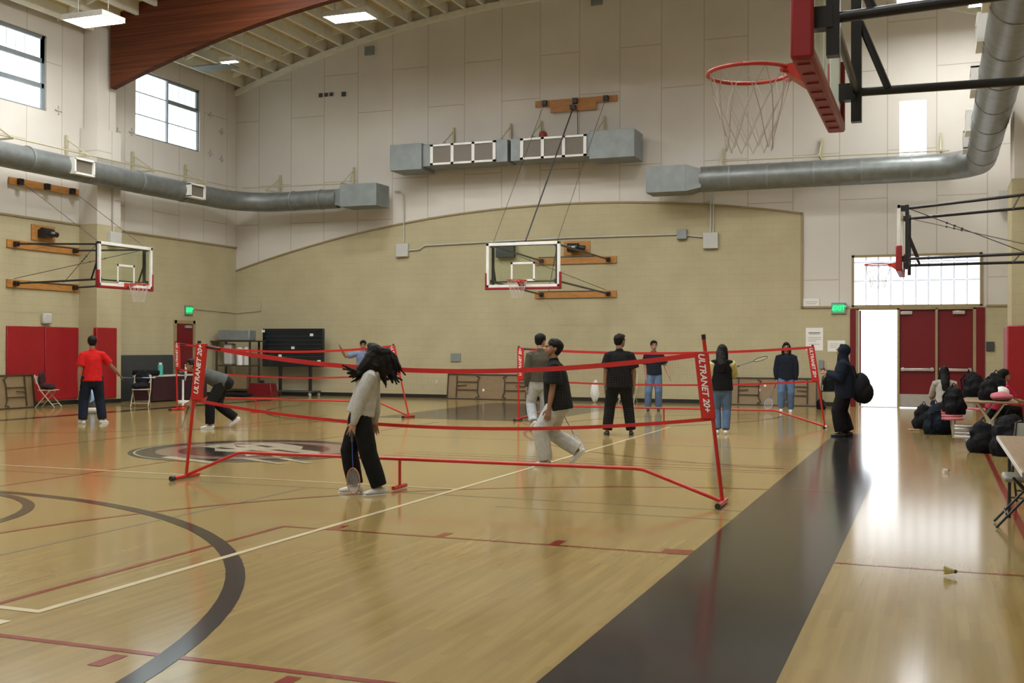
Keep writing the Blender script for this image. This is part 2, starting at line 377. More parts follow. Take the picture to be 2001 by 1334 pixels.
# windows in the left wall
def window(a, b, k):
    w = MB(); xw = XL - .12
    for p, q in (((a, WZ0), (a + .05, WZ1)), ((b - .05, WZ0), (b, WZ1)), ((a, WZ0), (b, WZ0 + .05)), ((a, WZ1 - .05), (b, WZ1))):
        w.bb((xw - .05, p[0], p[1]), (xw + .05, q[0], q[1]))
    fo = struct('window_%d' % k, w, 'winframe')
    m2 = MB(); c = (a + b) / 2; h = (WZ1 - WZ0) / 3
    m2.bb((xw - .03, c - .035, WZ0), (xw + .045, c + .035, WZ1))
    for i in (1, 2): m2.bb((xw - .02, a, WZ0 + h * i - .012), (xw + .03, b, WZ0 + h * i + .012))
    tag(m2.build('mullion', 'mull', fo, smooth=False), kind='structure')
    m4 = MB()
    m4.bb((xw, c + .04, WZ0 + h * 2 - .07), (xw + .055, b - .04, WZ0 + h * 2 + .05)); m4.bb((xw, b - .12, WZ0 + h * 2), (xw + .055, b - .03, WZ1 - .02)); m4.bb((xw, c + .04, WZ1 - .1), (xw + .055, b - .04, WZ1 - .03))
    if k == 2: m4.bb((xw, c + .04, WZ0 + h - .07), (xw + .055, b - .04, WZ0 + h + .05)); m4.bb((xw, b - .12, WZ0), (xw + .055, b - .03, WZ1 - .02))
    tag(m4.build('vent_sash', 'winframe', fo, smooth=False), kind='structure')
    m3 = MB(); m3.bb((xw - .03, a + .04, WZ0 + .04), (xw - .015, b - .04, WZ1 - .04)); m3.build('pane', 'pane', fo, smooth=False)
    m5 = MB(); n = int((b - a) / .3)
    for i in range(1, n): m5.bb((xw - .014, a + i * .3 - .006, WZ0 + .05), (xw - .008, a + i * .3 + .006, WZ1 - .05))
    m5.build('pane_ribs', 'mull', fo, smooth=False)
for k, (a, b) in enumerate(WINS): window(a, b, k + 1)
# transom over the doors
w = MB()
for p, q in (((TX0, TZ0), (TX0 + .06, TZ1)), ((TX1 - .06, TZ0), (TX1, TZ1)), ((TX0, TZ1 - .06), (TX1, TZ1)), ((TX0, TZ0 - .04), (TX1, TZ0 + .05))):
    w.bb((p[0], YF - .04, p[1]), (q[0], YF + .1, q[1]))
tw = struct('window_6', w, 'trim')
m2 = MB(); n = 10
for i in range(1, n):
    x = TX0 + .05 + (TX1 - TX0 - .1) * i / n; m2.bb((x - .022, YF + .04, TZ0), (x + .022, YF + .08, TZ1))
for zz in (TZ0 + (TZ1 - TZ0) * .5, TZ0 + (TZ1 - TZ0) * .86): m2.bb((TX0, YF + .04, zz - .022), (TX1, YF + .08, zz + .022))
m2.build('mullion', 'mull2', tw, smooth=False)
m3 = MB(); m3.bb((TX0 + .03, YF + .08, TZ0 + .03), (TX1 - .03, YF + .1, TZ1 - .03)); m3.build('pane', 'pane2', tw, smooth=False)
m3 = MB(); m3.bb((SX0, YF + .15, SZ0), (SX1, YF + .17, SZ1)); tag(m3.build('window_7', 'pane3', smooth=False), kind='structure')
# door bank
mb = MB()
for a, b in ((DX0, DX0 + .16), (.94, DX1)): mb.bb((a, YF - .03, 0), (b, YF + .14, DZ))
d0 = struct('door_1', mb, 'doorred')
mb = MB()
for a, b in ((-2.01, -1.94), (-.97, -.91), (-.03, .03), (.88, .95)): mb.bb((a, YF - .035, 0), (b, YF + .16, DZ))
mb.bb((-2.0, YF - .035, DZ - .04), (.95, YF + .16, DZ + .02)); tag(mb.build('door_frame', 'trim', d0, smooth=False), kind='structure')
def leaf(x0, x1, k):
    mb = MB(); mb.bb((x0, YF + .04, .02), (x1, YF + .09, DZ - .02)); d = struct('door_%d' % k, mb, 'doorred')
    mb = MB(); mb.bb((x0 + .01, YF + .025, .03), (x1 - .01, YF + .042, .36)); mb.build('kick_plate', 'alu', d, smooth=False)
    mb = MB(); mb.bb((x0 + .04, YF - .05, .97), (x1 - .04, YF + .0, 1.04)); mb.bb((x0 + .06, YF - .03, .96), (x0 + .12, YF + .04, 1.06)); mb.bb((x1 - .12, YF - .03, .96), (x1 - .06, YF + .04, 1.06)); mb.build('push_bar', 'alu', d, bevel=.008)
    mb = MB(); mb.bb((x1 - .5 if k == 3 else x0 + .03, YF - .03, DZ - .17), (x1 - .2 if k == 3 else x0 + .33, YF + .04, DZ - .08)); mb.build('closer', 'alu', d, bevel=.01)
leaf(-.92, -.02, 2); leaf(.02, .89, 3)
# open leaf swung outward, seen edge-on
mb = MB(); mb.bb((-1.935, YF + .12, .02), (-1.89, YF + 1.05, DZ - .05)); struct('door_4', mb, 'doorred')
mb = MB(); mb.bb((-1.94, YF - .02, 0), (-.97, YF + .3, .015)); struct('trim_5', mb, 'alu')
# small door on the left wall
mb = MB(); mb.bb((XL, 27.9, 0), (XL + .03, 28.7, 2.25)); dl = struct('door_5', mb, 'doorred')
mb = MB(); mb.bb((XL, 27.8, 0), (XL + .05, 27.9, 2.35)); mb.bb((XL, 28.7, 0), (XL + .05, 28.8, 2.35)); mb.bb((XL, 27.8, 2.25), (XL + .05, 28.8, 2.35)); tag(mb.build('door_frame', 'trim', dl, smooth=False), kind='structure')
mb = MB(); mb.bb((XL + .03, 28.3, 2.12), (XL + .08, 28.6, 2.2)); mb.build('closer', 'alu', dl)

# ------------------------------------------------------------------ floor markings (painted, parts of the floor)
def fm(name, mb, m): o = mb.build(name, m, floor, smooth=False); return o
_zi = [0]
def rect(mb, x0, y0, x1, y1, z):
    _zi[0] = (_zi[0] + 1) % 12; z += _zi[0] * 2e-5; return mb.flat([(x0, y0, z), (x1, y0, z), (x1, y1, z), (x0, y1, z)])
def arcband(mb, cx, cy, r, w, a0, a1, z, n=64):
    _zi[0] = (_zi[0] + 1) % 12; z += _zi[0] * 2e-5
    for i in range(n):
        a = R(a0 + (a1 - a0) * i / n); b = R(a0 + (a1 - a0) * (i + 1) / n)
        mb.flat([(cx + (r - w / 2) * math.cos(a), cy + (r - w / 2) * math.sin(a), z), (cx + (r + w / 2) * math.cos(a), cy + (r + w / 2) * math.sin(a), z),
                 (cx + (r + w / 2) * math.cos(b), cy + (r + w / 2) * math.sin(b), z), (cx + (r - w / 2) * math.cos(b), cy + (r - w / 2) * math.sin(b), z)])
# charcoal border bands and lane
mb = MB(); z = .001
rect(mb, -1.72, -2, -.69, 21.0, z)
rect(mb, -11.6, 21.85, -7.75, 28.9, z)
rect(mb, -18.35, 16.0, -17.95, 29.0, z) ; rect(mb, -18.35, -2, -17.95, 16.0, z)
fm('charcoal_band', mb, 'pgrey')
mb = MB(); z = .0016; g = .05
rect(mb, -21.0, 4.57 - g / 2, -1.72, 4.57 + g / 2, z); rect(mb, -5.25, 8.24 - .02, -1.72, 8.24 + .02, z); rect(mb, -5.27, 4.57 - 3.2, -5.22, 8.26, z)
for i in range(3): rect(mb, -4.81 + .985 * i, 8.24, -4.73 + .985 * i, 8.46, z)
for xx in (-3.8, -2.8, -4.8): rect(mb, xx - .04, 4.30, xx + .04, 4.50, z)
rect(mb, -1.95, 8.26, -1.72, 8.42, z)
rect(mb, -.69, 8.30, 1.3, 8.34, z); rect(mb, .66, -1, .72, 19.5, z)
rect(mb, -9.66, 8.8, -9.62, 12.7, z); rect(mb, -9.66, 15.8, -9.62, 21.0, z); rect(mb, -12.9, 4, -12.86, 22, z)
for yy in (14.22, 14.55): rect(mb, -7.4, yy, -1.72, yy + .03, z)
arcband(mb, -.96, 6.1, 6.33, .05, 90, 262, z); arcband(mb, -.96, 20.9, 6.33, .05, 98, 262, z)
arcband(mb, -18.24, 6.1, 6.33, .05, -82, 90, z); arcband(mb, -18.24, 20.9, 6.33, .05, -90, 82, z)
rect(mb, -4.9, 24.8, -1.7, 24.84, z); fm('red_line', mb, 'pred')
mb = MB(); z = .0022
rect(mb, -4.90, 5.05, -4.84, 21.5, z); rect(mb, -14.4, 5.03, -4.84, 5.09, z); rect(mb, -14.4, 11.08, -4.84, 11.13, z); rect(mb, -5.0, 4.2, -4.84, 4.83, z)
fm('white_line', mb, 'pwhite')
mb = MB(); z = .0019
arcband(mb, -9.6, 2.77, 6.3, .13, 0, 180, z); arcband(mb, -9.6, 7.0, 1.97, .11, 0, 360, z); arcband(mb, -9.6, 26.0, 6.3, .06, 180, 360, z)
fm('charcoal_arc', mb, 'pgrey')
mb = MB(); z = .0013
rect(mb, -15, 10.62, -1.72, 10.65, z); rect(mb, -4.0, 10.03, -1.72, 10.06, z); rect(mb, -6.48, 5.5, -6.44, 10.65, z); rect(mb, -7.4, 14.0, -1.72, 14.03, z); rect(mb, -7.4, 14.85, -1.72, 14.88, z); rect(mb, -14, 17.4, -1.72, 17.43, z)
fm('blue_grey_line', mb, 'pbluegrey')
# centre emblem
LX, LY, LR = -9.55, 14.2, 1.80
def disc(r, z, sx=1): 
    mb = MB(); return mb.flat([(LX + r * sx * math.cos(R(i * 5)), LY + r * math.sin(R(i * 5)), z) for i in range(72)])
fm('emblem_ring_outer', disc(LR, .0024), 'pgrey')
mb = MB(); arcband(mb, LX, LY, LR - .09, .03, 0, 360, .0028); fm('emblem_ring_line', mb, 'pcream')
fm('emblem_ring_band', disc(1.42, .0031), 'pink2'); fm('emblem_ring_inner', disc(1.1, .0034), 'pgrey')
mb = MB(); arcband(mb, LX, LY, 1.02, .07, 150, 330, .0038); arcband(mb, LX, LY, .9, .18, 200, 260, .0038); arcband(mb, LX, LY, 1.05, .12, 10, 60, .0038); fm('emblem_maroon', mb, 'pmaroon')
# cream mascot silhouette (animal head profile) and slashes
mb = MB(); z = .0042
def lp(u, v): u = (u - .1) * 1.15; v = v * 1.3; return (LX + u * .72 + v * .69, LY - u * .69 + v * .72, z)   # u = to the right as seen, v = away
mb.flat([lp(*p) for p in [(-1.0, .05), (-.8, .42), (-.45, .55), (-.1, .62), (.3, .5), (.75, .62), (1.5, .38), (.95, .25), (1.25, .02), (.8, .0), (.95, -.25), (.4, -.2), (.1, -.45), (-.35, -.38), (-.6, -.5), (-.85, -.3)]])
mb.flat([lp(*p) for p in [(.55, -1.0), (1.6, -.62), (1.75, -.7), (.7, -1.12)]]); mb.flat([lp(*p) for p in [(1.2, -.25), (2.0, -.05), (2.0, -.13), (1.2, -.36)]]); mb.flat([lp(*p) for p in [(1.35, .1), (2.05, .22), (2.05, .14), (1.35, .0)]])
fm('emblem_mascot', mb, 'pcream')
mb = MB(); z = .0048
for q in ([(-.55, .2), (-.2, .28), (-.15, .2), (-.5, .12)], [(-.6, -.1), (-.3, -.02), (-.32, -.12)], [(.2, .25), (.75, .4), (.78, .34), (.25, .15)], [(.15, -.05), (.6, .12), (.62, .05), (.2, -.13)], [(-.4, -.3), (-.1, -.18), (-.1, -.28), (-.35, -.38)]):
    mb.flat([lp(*p) for p in q])
fm('emblem_ink', mb, 'pgrey')
mb = MB(); z = .0049
mb.flat([lp(*p) for p in [(.6, .05), (1.2, .3), (1.3, .2), (.8, -.1)]]); mb.flat([lp(*p) for p in [(-.95, .0), (-.75, .2), (-.7, -.1)]]); fm('emblem_accent', mb, 'pmaroon')

# ------------------------------------------------------------------ ceiling lights
def light(x, y, z, label, w=1.22, d=.62):
    t = thing('ceiling_light', label, 'light', (x, y, z), 0, 'hanging panel lights')
    mb = MB(); mb.bb((-w / 2, -d / 2, 0), (w / 2, d / 2, .012)); mb.build('diffuser', 'lamp', t, smooth=False)
    mb = MB()
    mb.bb((-w / 2 - .04, -d / 2 - .04, -.01), (-w / 2, d / 2 + .04, .1)); mb.bb((w / 2, -d / 2 - .04, -.01), (w / 2 + .04, d / 2 + .04, .1))
    mb.bb((-w / 2, -d / 2 - .04, -.01), (w / 2, -d / 2, .1)); mb.bb((-w / 2, d / 2, -.01), (w / 2, d / 2 + .04, .1)); mb.bb((-w / 2 - .04, -d / 2 - .04, .1), (w / 2 + .04, d / 2 + .04, .12))
    mb.build('housing', 'white', t, smooth=False)
    zt = roof(x) - z + .1
    for sx in (-.45, .45):
        mb = MB(); mb.tube([(sx, 0, .12), (sx, 0, zt)], .008, 6); mb.build('hanger', 'white', t)
    return t
light(-18.93, 21.3, 9.35, 'hanging lit panel light beside the leftmost window at top left', 1.15, .72)
light(-14.4, 25.7, 10.2, 'lit panel light hanging past the red-brown beam, near the far wall')
light(-.24, 28.3, 9.9, 'lit panel light cut by the top edge above the nearest hoop arms', 1.3)
light(.98, 29.0, 9.9, 'lit panel light at the top right corner over the round duct', .5)
t_ = light(-19.38, 27.45, 9.9, 'small slit of lit panel light with a grey wing above the left corner window', .5, .2)
mb = MB(); mb.bb((-1.35, .0, -.04), (-.1, .62, -.01)); mb.build('wing_panel', 'galvflat', t_, smooth=False)
for x, y in [(a, b) for a in (-15.5, -12, -8.5, -5, -1.5) for b in (1, 8.5, 14.5, 19, 22)]:
    light(x, y, roof(x) - .4, 'added unseen panel light out of the picture above the court')  # extra unseen panels, added and spaced to light the hall

# ------------------------------------------------------------------ ducts
def seam_rings(mb, pts, r, step, ax):
    pass
dl_ = thing('air_duct', 'round galvanised duct bending along the left wall to a box end', 'duct', (-20.7, 24, 6.1))
z0 = 6.12
def arcpts(c, r, a0, a1, n=8, z=0): return [(c[0] + r * math.cos(R(a0 + (a1 - a0) * i / n)), c[1] + r * math.sin(R(a0 + (a1 - a0) * i / n)), z) for i in range(n + 1)]
pts = [(-20.67, -2.0, 6.08), (-20.67, 24.6, 6.09)] + [(-20.68, 25.3, 6.09), (-20.7, 26.1, 6.1)] + [(-20.7, 28.9, 6.12)] + [(x, y, 6.13) for x, y, _ in arcpts((-19.4, 28.9), 1.3, 180, 90)][1:] + [(-17.3, 30.2, 6.14)]
mb = MB(); mb.tube(pts, .30, 20); mb.build('round_run', 'galv', dl_, world=True)
for yy in range(11, 29, 2): mb = MB(); mb.tube([(-20.67, yy - .03, 6.10), (-20.67, yy + .03, 6.10)], .315, 20); mb.build('seam_band', 'galvflat', dl_, world=True)
for xx in (-18.9, -17.9): mb = MB(); mb.tube([(xx - .03, 30.2, 6.14), (xx + .03, 30.2, 6.14)], .315, 20); mb.build('seam_band', 'galvflat', dl_, world=True)
mb = MB(); mb.bb((-17.0, 29.75, 5.82), (-15.75, 30.6, 6.5)); b_ = mb.build('box_end', 'galvflat', dl_, world=True, bevel=.01, smooth=False)
mb = MB(); mb.tube([(-17.35, 30.2, 6.14), (-17.0, 30.2, 6.15)], [.3, .42], 4); mb.xf(Matrix()); mb.build('transition', 'galvflat', dl_, world=True)
for yy in (22.55, 27.2):
    r = MB(); x = -20.33
    for p, q in (((yy - .36, 5.92), (yy - .31, 6.3)), ((yy + .31, 5.92), (yy + .36, 6.3)), ((yy - .36, 5.9), (yy + .36, 5.95)), ((yy - .36, 6.27), (yy + .36, 6.32))):
        r.bb((x - .12, p[0], p[1]), (x + .06, q[0], q[1]))
    g = r.build('register', 'white', dl_, world=True, smooth=False)
    r = MB(); r.bb((x - .1, yy - .31, 5.95), (x + .0, yy + .31, 6.27)); r.build('louvres', 'grille', g, world=True, smooth=False)
dr = thing('air_duct', 'round galvanised duct from far wall turning along right wall', 'duct', (-3, 30.1, 6.15))
pts = [(-6.0, 30.15, 6.15), (-.2, 30.15, 6.15)] + [(x, y, 6.15) for x, y, _ in arcpts((-.1, 29.05), 1.1, 90, 0)] + [(1.0, 20, 6.15), (1.0, -2.0, 6.15)]
mb = MB(); mb.tube(pts, .345, 22); mb.build('round_run', 'galv', dr, world=True)
for xx in (-5.2, -4.2, -3.0, -1.8, -.6): mb = MB(); mb.tube([(xx - .025, 30.15, 6.15), (xx + .025, 30.15, 6.15)], .352, 22); mb.build('seam_band', 'galvflat', dr, world=True)
for yy in range(8, 29, 2): mb = MB(); mb.tube([(1.0, yy - .03, 6.15), (1.0, yy + .03, 6.15)], .355, 22); mb.build('seam_band', 'galvflat', dr, world=True)
mb = MB(); mb.bb((-7.45, 29.75, 5.8), (-6.35, 30.6, 6.52)); mb.build('box_end', 'galvflat', dr, world=True, bevel=.01, smooth=False)
mb = MB(); mb.add([(-6.35, 29.75, 5.8), (-6.35, 29.75, 6.52), (-6.35, 30.6, 6.52), (-6.35, 30.6, 5.8), (-5.95, 29.85, 5.9), (-5.95, 29.85, 6.4), (-5.95, 30.45, 6.4), (-5.95, 30.45, 5.9)],
        [(0, 1, 5, 4), (1, 2, 6, 5), (2, 3, 7, 6), (3, 0, 4, 7), (4, 5, 6, 7), (0, 3, 2, 1)]); mb.build('transition', 'galvflat', dr, world=True, smooth=False)
for yy, zz in ((27.6, 6.3), (25.3, 6.3), (21.6, 6.35), (18.3, 6.35), (15.9, 6.3)):
    r = MB(); x = .62
    for p, q in (((yy - .36, zz - .2), (yy - .31, zz + .2)), ((yy + .31, zz - .2), (yy + .36, zz + .2)), ((yy - .36, zz - .22), (yy + .36, zz - .17)), ((yy - .36, zz + .17), (yy + .36, zz + .22))):
        r.bb((x - .06, p[0], p[1]), (x + .14, q[0], q[1]))
    g = r.build('register', 'white', dr, world=True, smooth=False)
    r = MB(); r.bb((x + .02, yy - .31, zz - .17), (x + .1, yy + .31, zz + .17)); r.build('louvres', 'grille', g, world=True, smooth=False)

def hvac(x0, x1, lab, xa, xb, big0, big1):
    t = thing('duct_plenum', lab, 'duct box', ((x0 + x1) / 2, 30.3, 7.2))
    mb = MB(); mb.bb((x0, 29.95, 6.93), (x1, 30.7, 7.58)); mb.build('body', 'galvflat', t, world=True, bevel=.01, smooth=False)
    mb = MB(); mb.bb((big0, 29.85, 6.84), (big1, 30.8, 7.62)); mb.build('end_box', 'galvflat', t, world=True, bevel=.01, smooth=False)
    fr = MB(); y = 29.95; n = 3; w = (xb - xa) / n
    for i in range(n + 1): fr.bb((xa + i * w - .045, y - .04, 6.95), (xa + i * w + .045, y, 7.56))
    fr.bb((xa - .045, y - .04, 6.95), (xb + .045, y, 7.01)); fr.bb((xa - .045, y - .04, 7.5), (xb + .045, y, 7.56))
    fo = fr.build('grille_frame', 'white', t, world=True, smooth=False)
    g = MB(); g.bb((xa, y - .012, 7.0), (xb, y + .002, 7.51)); g.build('louvres', 'grille', fo, world=True, smooth=False)
    return t
hvac(-14.3, -11.6, 'left of the two boxy galvanised plenums with white-framed grilles', -14.0, -12.0, -15.35, -14.3)
hvac(-11.5, -9.1, 'right of the two boxy galvanised plenums, longer box toward the right hoop', -11.15, -9.25, -9.1, -7.8)
# wall brackets carrying the ducts
def bracket(p, d, lab):
    """p on the wall, d = direction away from wall"""
    t = thing('duct_bracket', lab, 'bracket', p, 0, 'cream duct brackets on the walls'); d = Vector(d); s = Vector((d.y, -d.x, 0))
    mb = MB(); mb.tube([(0, 0, .0), (0, 0, .62)], .045, 4); mb.tube([d * .02 + Vector((0, 0, .5)), d * .75 + Vector((0, 0, .03))], .02, 5)
    mb.tube([(0, 0, .03), d * .8 + Vector((0, 0, .03))], .03, 4); mb.build('arm', 'yrod', t); return t
for yy, lb in ((20.7, 'cream duct bracket nearest the left picture edge'), (23.3, 'cream duct bracket just left of the left pilaster'), (25.9, 'cream duct bracket below the left edge of the corner window'), (28.3, 'cream duct bracket below the right edge of the corner window')): bracket((XL + .04, yy, 6.52), (1, 0, 0), lb)
BL = ['cream bracket at the far left corner over the round duct', 'cream bracket over the grey box end of the left duct', 'left bracket on the left plenum box', 'right bracket on the left plenum box', 'left bracket on the right plenum, beside the stuck ball', 'right bracket on the right plenum box', 'cream bracket at the left end of the right round duct', 'cream bracket in the middle of the right round duct', 'cream bracket under the slit window on the right round duct']
for (xx, zz), lb in zip(((-19.9, 6.5), (-17.2, 6.6), (-13.75, 7.62), (-11.9, 7.62), (-10.95, 7.64), (-9.0, 7.64), (-5.55, 6.5), (-2.9, 6.6), (.1, 6.55)), BL):
    bracket((xx, YF - .04, zz), (0, -1, 0), lb)
mb = MB(); mb.tube([(-20.98, 10, 6.62), (-20.95, 24, 6.6), (-20.9, 29.6, 6.62)], .022, 6); mb.tube([(-21.0, 30.45, 6.68), (-17.3, 30.45, 6.64)], .02, 6)
tag(mb.build('conduit', 'yrod'), 'cream conduit running above the left duct around the corner', 'pipe')
mb = MB(); mb.tube([(-5.5, 30.5, 6.68), (.3, 30.5, 6.62)], .018, 6); tag(mb.build('conduit', 'yrod'), 'thin cream conduit above the right-hand round duct', 'pipe')

# ------------------------------------------------------------------ electrical boxes and small wall fittings
def wbox(name, x0, z0, x1, z1, m, lab, cat, dep=.12, y=YF):
    mb = MB(); mb.bb((x0, y - dep, z0), (x1, y, z1)); o = mb.build(name, m, loc=((x0 + x1) / 2, y, z0), bevel=.01, smooth=False); return tag(o, lab, cat)
wbox('electrical_box', -15.66, 4.35, -15.25, 4.76, 'greybox', 'pale grey electrical box at the left end of the wall conduit', 'box')
wbox('electrical_box', -6.1, 4.33, -5.68, 4.77, 'greybox', 'pale grey electrical box at the right end of the wall conduit', 'box')
wbox('electrical_box', -6.84, 4.62, -6.56, 4.89, 'galvflat', 'small dark grey junction box on the wall conduit', 'box')
wbox('speaker', -12.3, 4.24, -11.73, 4.7, 'dkgrey', 'dark grey wall speaker behind the far hoop backboard', 'speaker', .2)
mb = MB(); mb.tube([(-15.25, YF - .04, 4.55), (-14.9, YF - .04, 4.56), (-14.7, YF - .04, 4.68), (-10, YF - .04, 4.77), (-6.84, YF - .04, 4.76)], .022, 6); mb.tube([(-6.56, YF - .04, 4.72), (-6.1, YF - .04, 4.66)], .022, 6)
tag(mb.build('conduit', 'greybox'), 'grey horizontal conduit between the electrical boxes above the far hoop', 'pipe')
mb = MB(); mb.tube([(-15.75, YF - .05, 6.4), (-15.55, YF - .05, 6.4), (-15.42, YF - .05, 6.28), (-15.42, YF - .05, 4.76)], .02, 6); tag(mb.build('conduit', 'greybox'), 'grey vertical conduit dropping from the left duct box', 'pipe')
mb = MB(); mb.tube([(-5.9, YF - .05, 5.85), (-5.9, YF - .05, 4.77)], .022, 6); mb.tube([(-5.82, YF - .05, 5.8), (-5.82, YF - .05, 4.77)], .018, 6); tag(mb.build('conduit', 'greybox'), 'pair of grey conduits dropping from the right round duct', 'pipe')
for (x, z, s), lb in zip(((-18.42, 9.6, .13), (-18.22, 9.6, .12), (-18.03, 9.6, .12), (-17.58, 9.57, .15)), ('first', 'second', 'third', 'rightmost, set apart,')):
    o = wbox('wall_plate', x - s / 2, z - s / 2, x + s / 2, z + s / 2, 'dkgrey', lb + ' of the four small dark plates high on the far wall', 'plate', .03); o['group'] = 'dark plates high on the wall'
wbox('wall_vent', -16.82, 10.72, -16.5, 11.0, 'galvflat', 'small grey vent just under the curved roof edge', 'vent', .06)
wbox('wall_vent', -9.4, 11.5, -9.05, 11.7, 'galvflat', 'small grey vent at the top edge near the roof crown', 'vent', .06)
wbox('outlet_box', -13.83, 1.12, -13.5, 1.37, 'galvflat', 'small grey recessed box on the wall above the leaning table', 'box', .04)
wbox('outlet', -14.35, .44, -14.25, .55, 'greybox', 'small outlet plate low on wall left of leaning table', 'outlet', .02)
wbox('thermostat', 1.19, 1.5, 1.38, 1.74, 'dkgrey', 'dark square plate right of the red doors', 'plate', .05)
wbox('electrical_box', 1.5, 5.1, 1.84, 5.6, 'greybox', 'grey box in the upper right corner beside black hoop arms', 'box', .14)
wbox('card_reader', -2.97, 1.0, -2.84, 1.24, 'galvflat', 'grey fire alarm pull box left of the doors', 'box', .05)
# posters
def poster(x0, z0, x1, z1, lab, lines, title=None):
    t = thing('poster', lab, 'poster', ((x0 + x1) / 2, YF, z0))
    mb = MB(); mb.bb((x0, YF - .006, z0), (x1, YF - .001, z1)); mb.build('sheet', 'paper', t, world=True, smooth=False)
    mb = MB(); w = x1 - x0
    for k, (f, a, b, h) in enumerate(lines): mb.bb((x0 + w * a, YF - .008, z1 - (z1 - z0) * f - h), (x0 + w * b, YF - .006, z1 - (z1 - z0) * f))
    mb.build('print', 'ink', t, world=True, smooth=False)
poster(-3.31, 1.5, -2.86, 2.11, 'tall white paper notice taped left of the doors', [(.2, .15, .85, .03), (.28, .2, .8, .012), (.42, .12, .88, .01), (.5, .12, .88, .01), (.58, .12, .6, .01), (.72, .2, .8, .01)])
poster(-2.74, 1.47, -2.29, 1.77, 'small framed notice beside the red door jamb', [(.3, .12, .88, .008), (.45, .12, .88, .008), (.6, .12, .7, .008)])
poster(-3.38, 2.70, -2.96, 2.9, 'wide white sign under the panel edge left of exit sign', [(.4, .1, .9, .01), (.65, .2, .8, .01)])
# exit signs
def exitsign(loc, rz, lab):
    t = thing('exit_sign', lab, 'sign', loc, rz)
    mb = MB(); mb.bb((-.19, -.05, 0), (.19, 0, .3)); mb.build('housing', 'galvflat', t, bevel=.008, smooth=False)
    mb = MB(); mb.bb((-.16, -.055, .04), (.14, -.05, .26)); mb.build('face', 'greenface', t, smooth=False)
    text('letters', 'EXIT', .17, Matrix.Translation((-.01, -.058, .15)) @ Matrix.Rotation(R(90), 4, 'X'), 'green', t)
exitsign((-2.45, YF, 2.48), 0, 'lit green exit sign on the wall left of the open door')
exitsign((XL, 28.5, 2.52), R(90), 'lit green exit sign over the small red door on left wall')
mb = MB(); mb.tube([(XL + .03, 28.8, 2.72), (XL + .03, YF - .03, 2.66), (-20.6, YF - .03, 2.72), (-20.6, YF - .03, 3.0)], .012, 6); tag(mb.build('conduit', 'beige'), 'thin cable running from the left exit sign around the corner', 'pipe')
# left wall fittings
mb = MB(); mb.bb((-21.0, 24.2, 4.3), (-20.86, 24.62, 4.66)); tag(mb.build('electrical_box', 'greybox', loc=(-21, 24.4, 4.3), bevel=.01, smooth=False), 'pale grey box on the left pilaster above the left hoop', 'box')
mb = MB(); mb.tube([(-20.96, 24.4, 4.66), (-20.96, 24.4, 5.85)], .02, 6); tag(mb.build('conduit', 'greybox'), 'grey conduit up the left pilaster to the duct', 'pipe')
mb = MB(); mb.bb((XL, 22.45, 2.12), (XL + .12, 22.75, 2.4)); tag(mb.build('speaker', 'greybox', loc=(XL, 22.6, 2.12), bevel=.04), 'small round-edged fixture just above the wide red pad', 'fixture')
for k, (yy, zz) in enumerate(((23.05, 7.75), (25.3, 7.6), (25.9, 7.7), (29.6, 8.9), (30.2, 8.5), (29.6, 7.7), (30.2, 7.6))):
    mb = MB(); mb.bb((XL - .02, yy - .12, zz - .015), (XL + .02, yy + .12, zz + .015)); mb.bb((XL - .02, yy - .02, zz - .1), (XL + .015, yy + .02, zz + .12))
    tag(mb.build('cable_cleat', 'greybox', loc=(XL, yy, zz)), ('cleat right of the leftmost window', 'cleat left of the corner window, on the left', 'cleat left of the corner window, on the right', 'upper left cleat beside the corner window', 'upper right cleat near the hall corner', 'lower left cleat beside the corner window', 'lower right cleat near the hall corner')[k], 'cleat', 'cleats on the upper left wall')
# pads
def pad(a, b, lab, zt=2.05, z0=.14):
    mb = MB(); mb.bb((a[0], a[1], z0), (b[0], b[1], zt)); tag(mb.build('wall_pad', 'padred', loc=((a[0] + b[0]) / 2, (a[1] + b[1]) / 2, z0), bevel=.02), lab, 'wall pad')
pad((XL, 21.3), (XL + .06, 22.54), 'wide red wall pad left half, with the maroon-draped chair before it')
pad((XL, 22.56), (XL + .06, 23.76), 'wide red wall pad right half, beside the pilaster')
pad((-21.06, 23.76), (-20.94, 24.55), 'red pad wrapped round the left pilaster behind the boy in red')
pad((1.27, 23.32), (XR - .1, 23.4), 'tall red pad on the right pilaster at the picture edge', 2.0)
pad((1.27, 23.4), (1.35, 24.7), 'red pad on the side face of the right pilaster', 2.0)

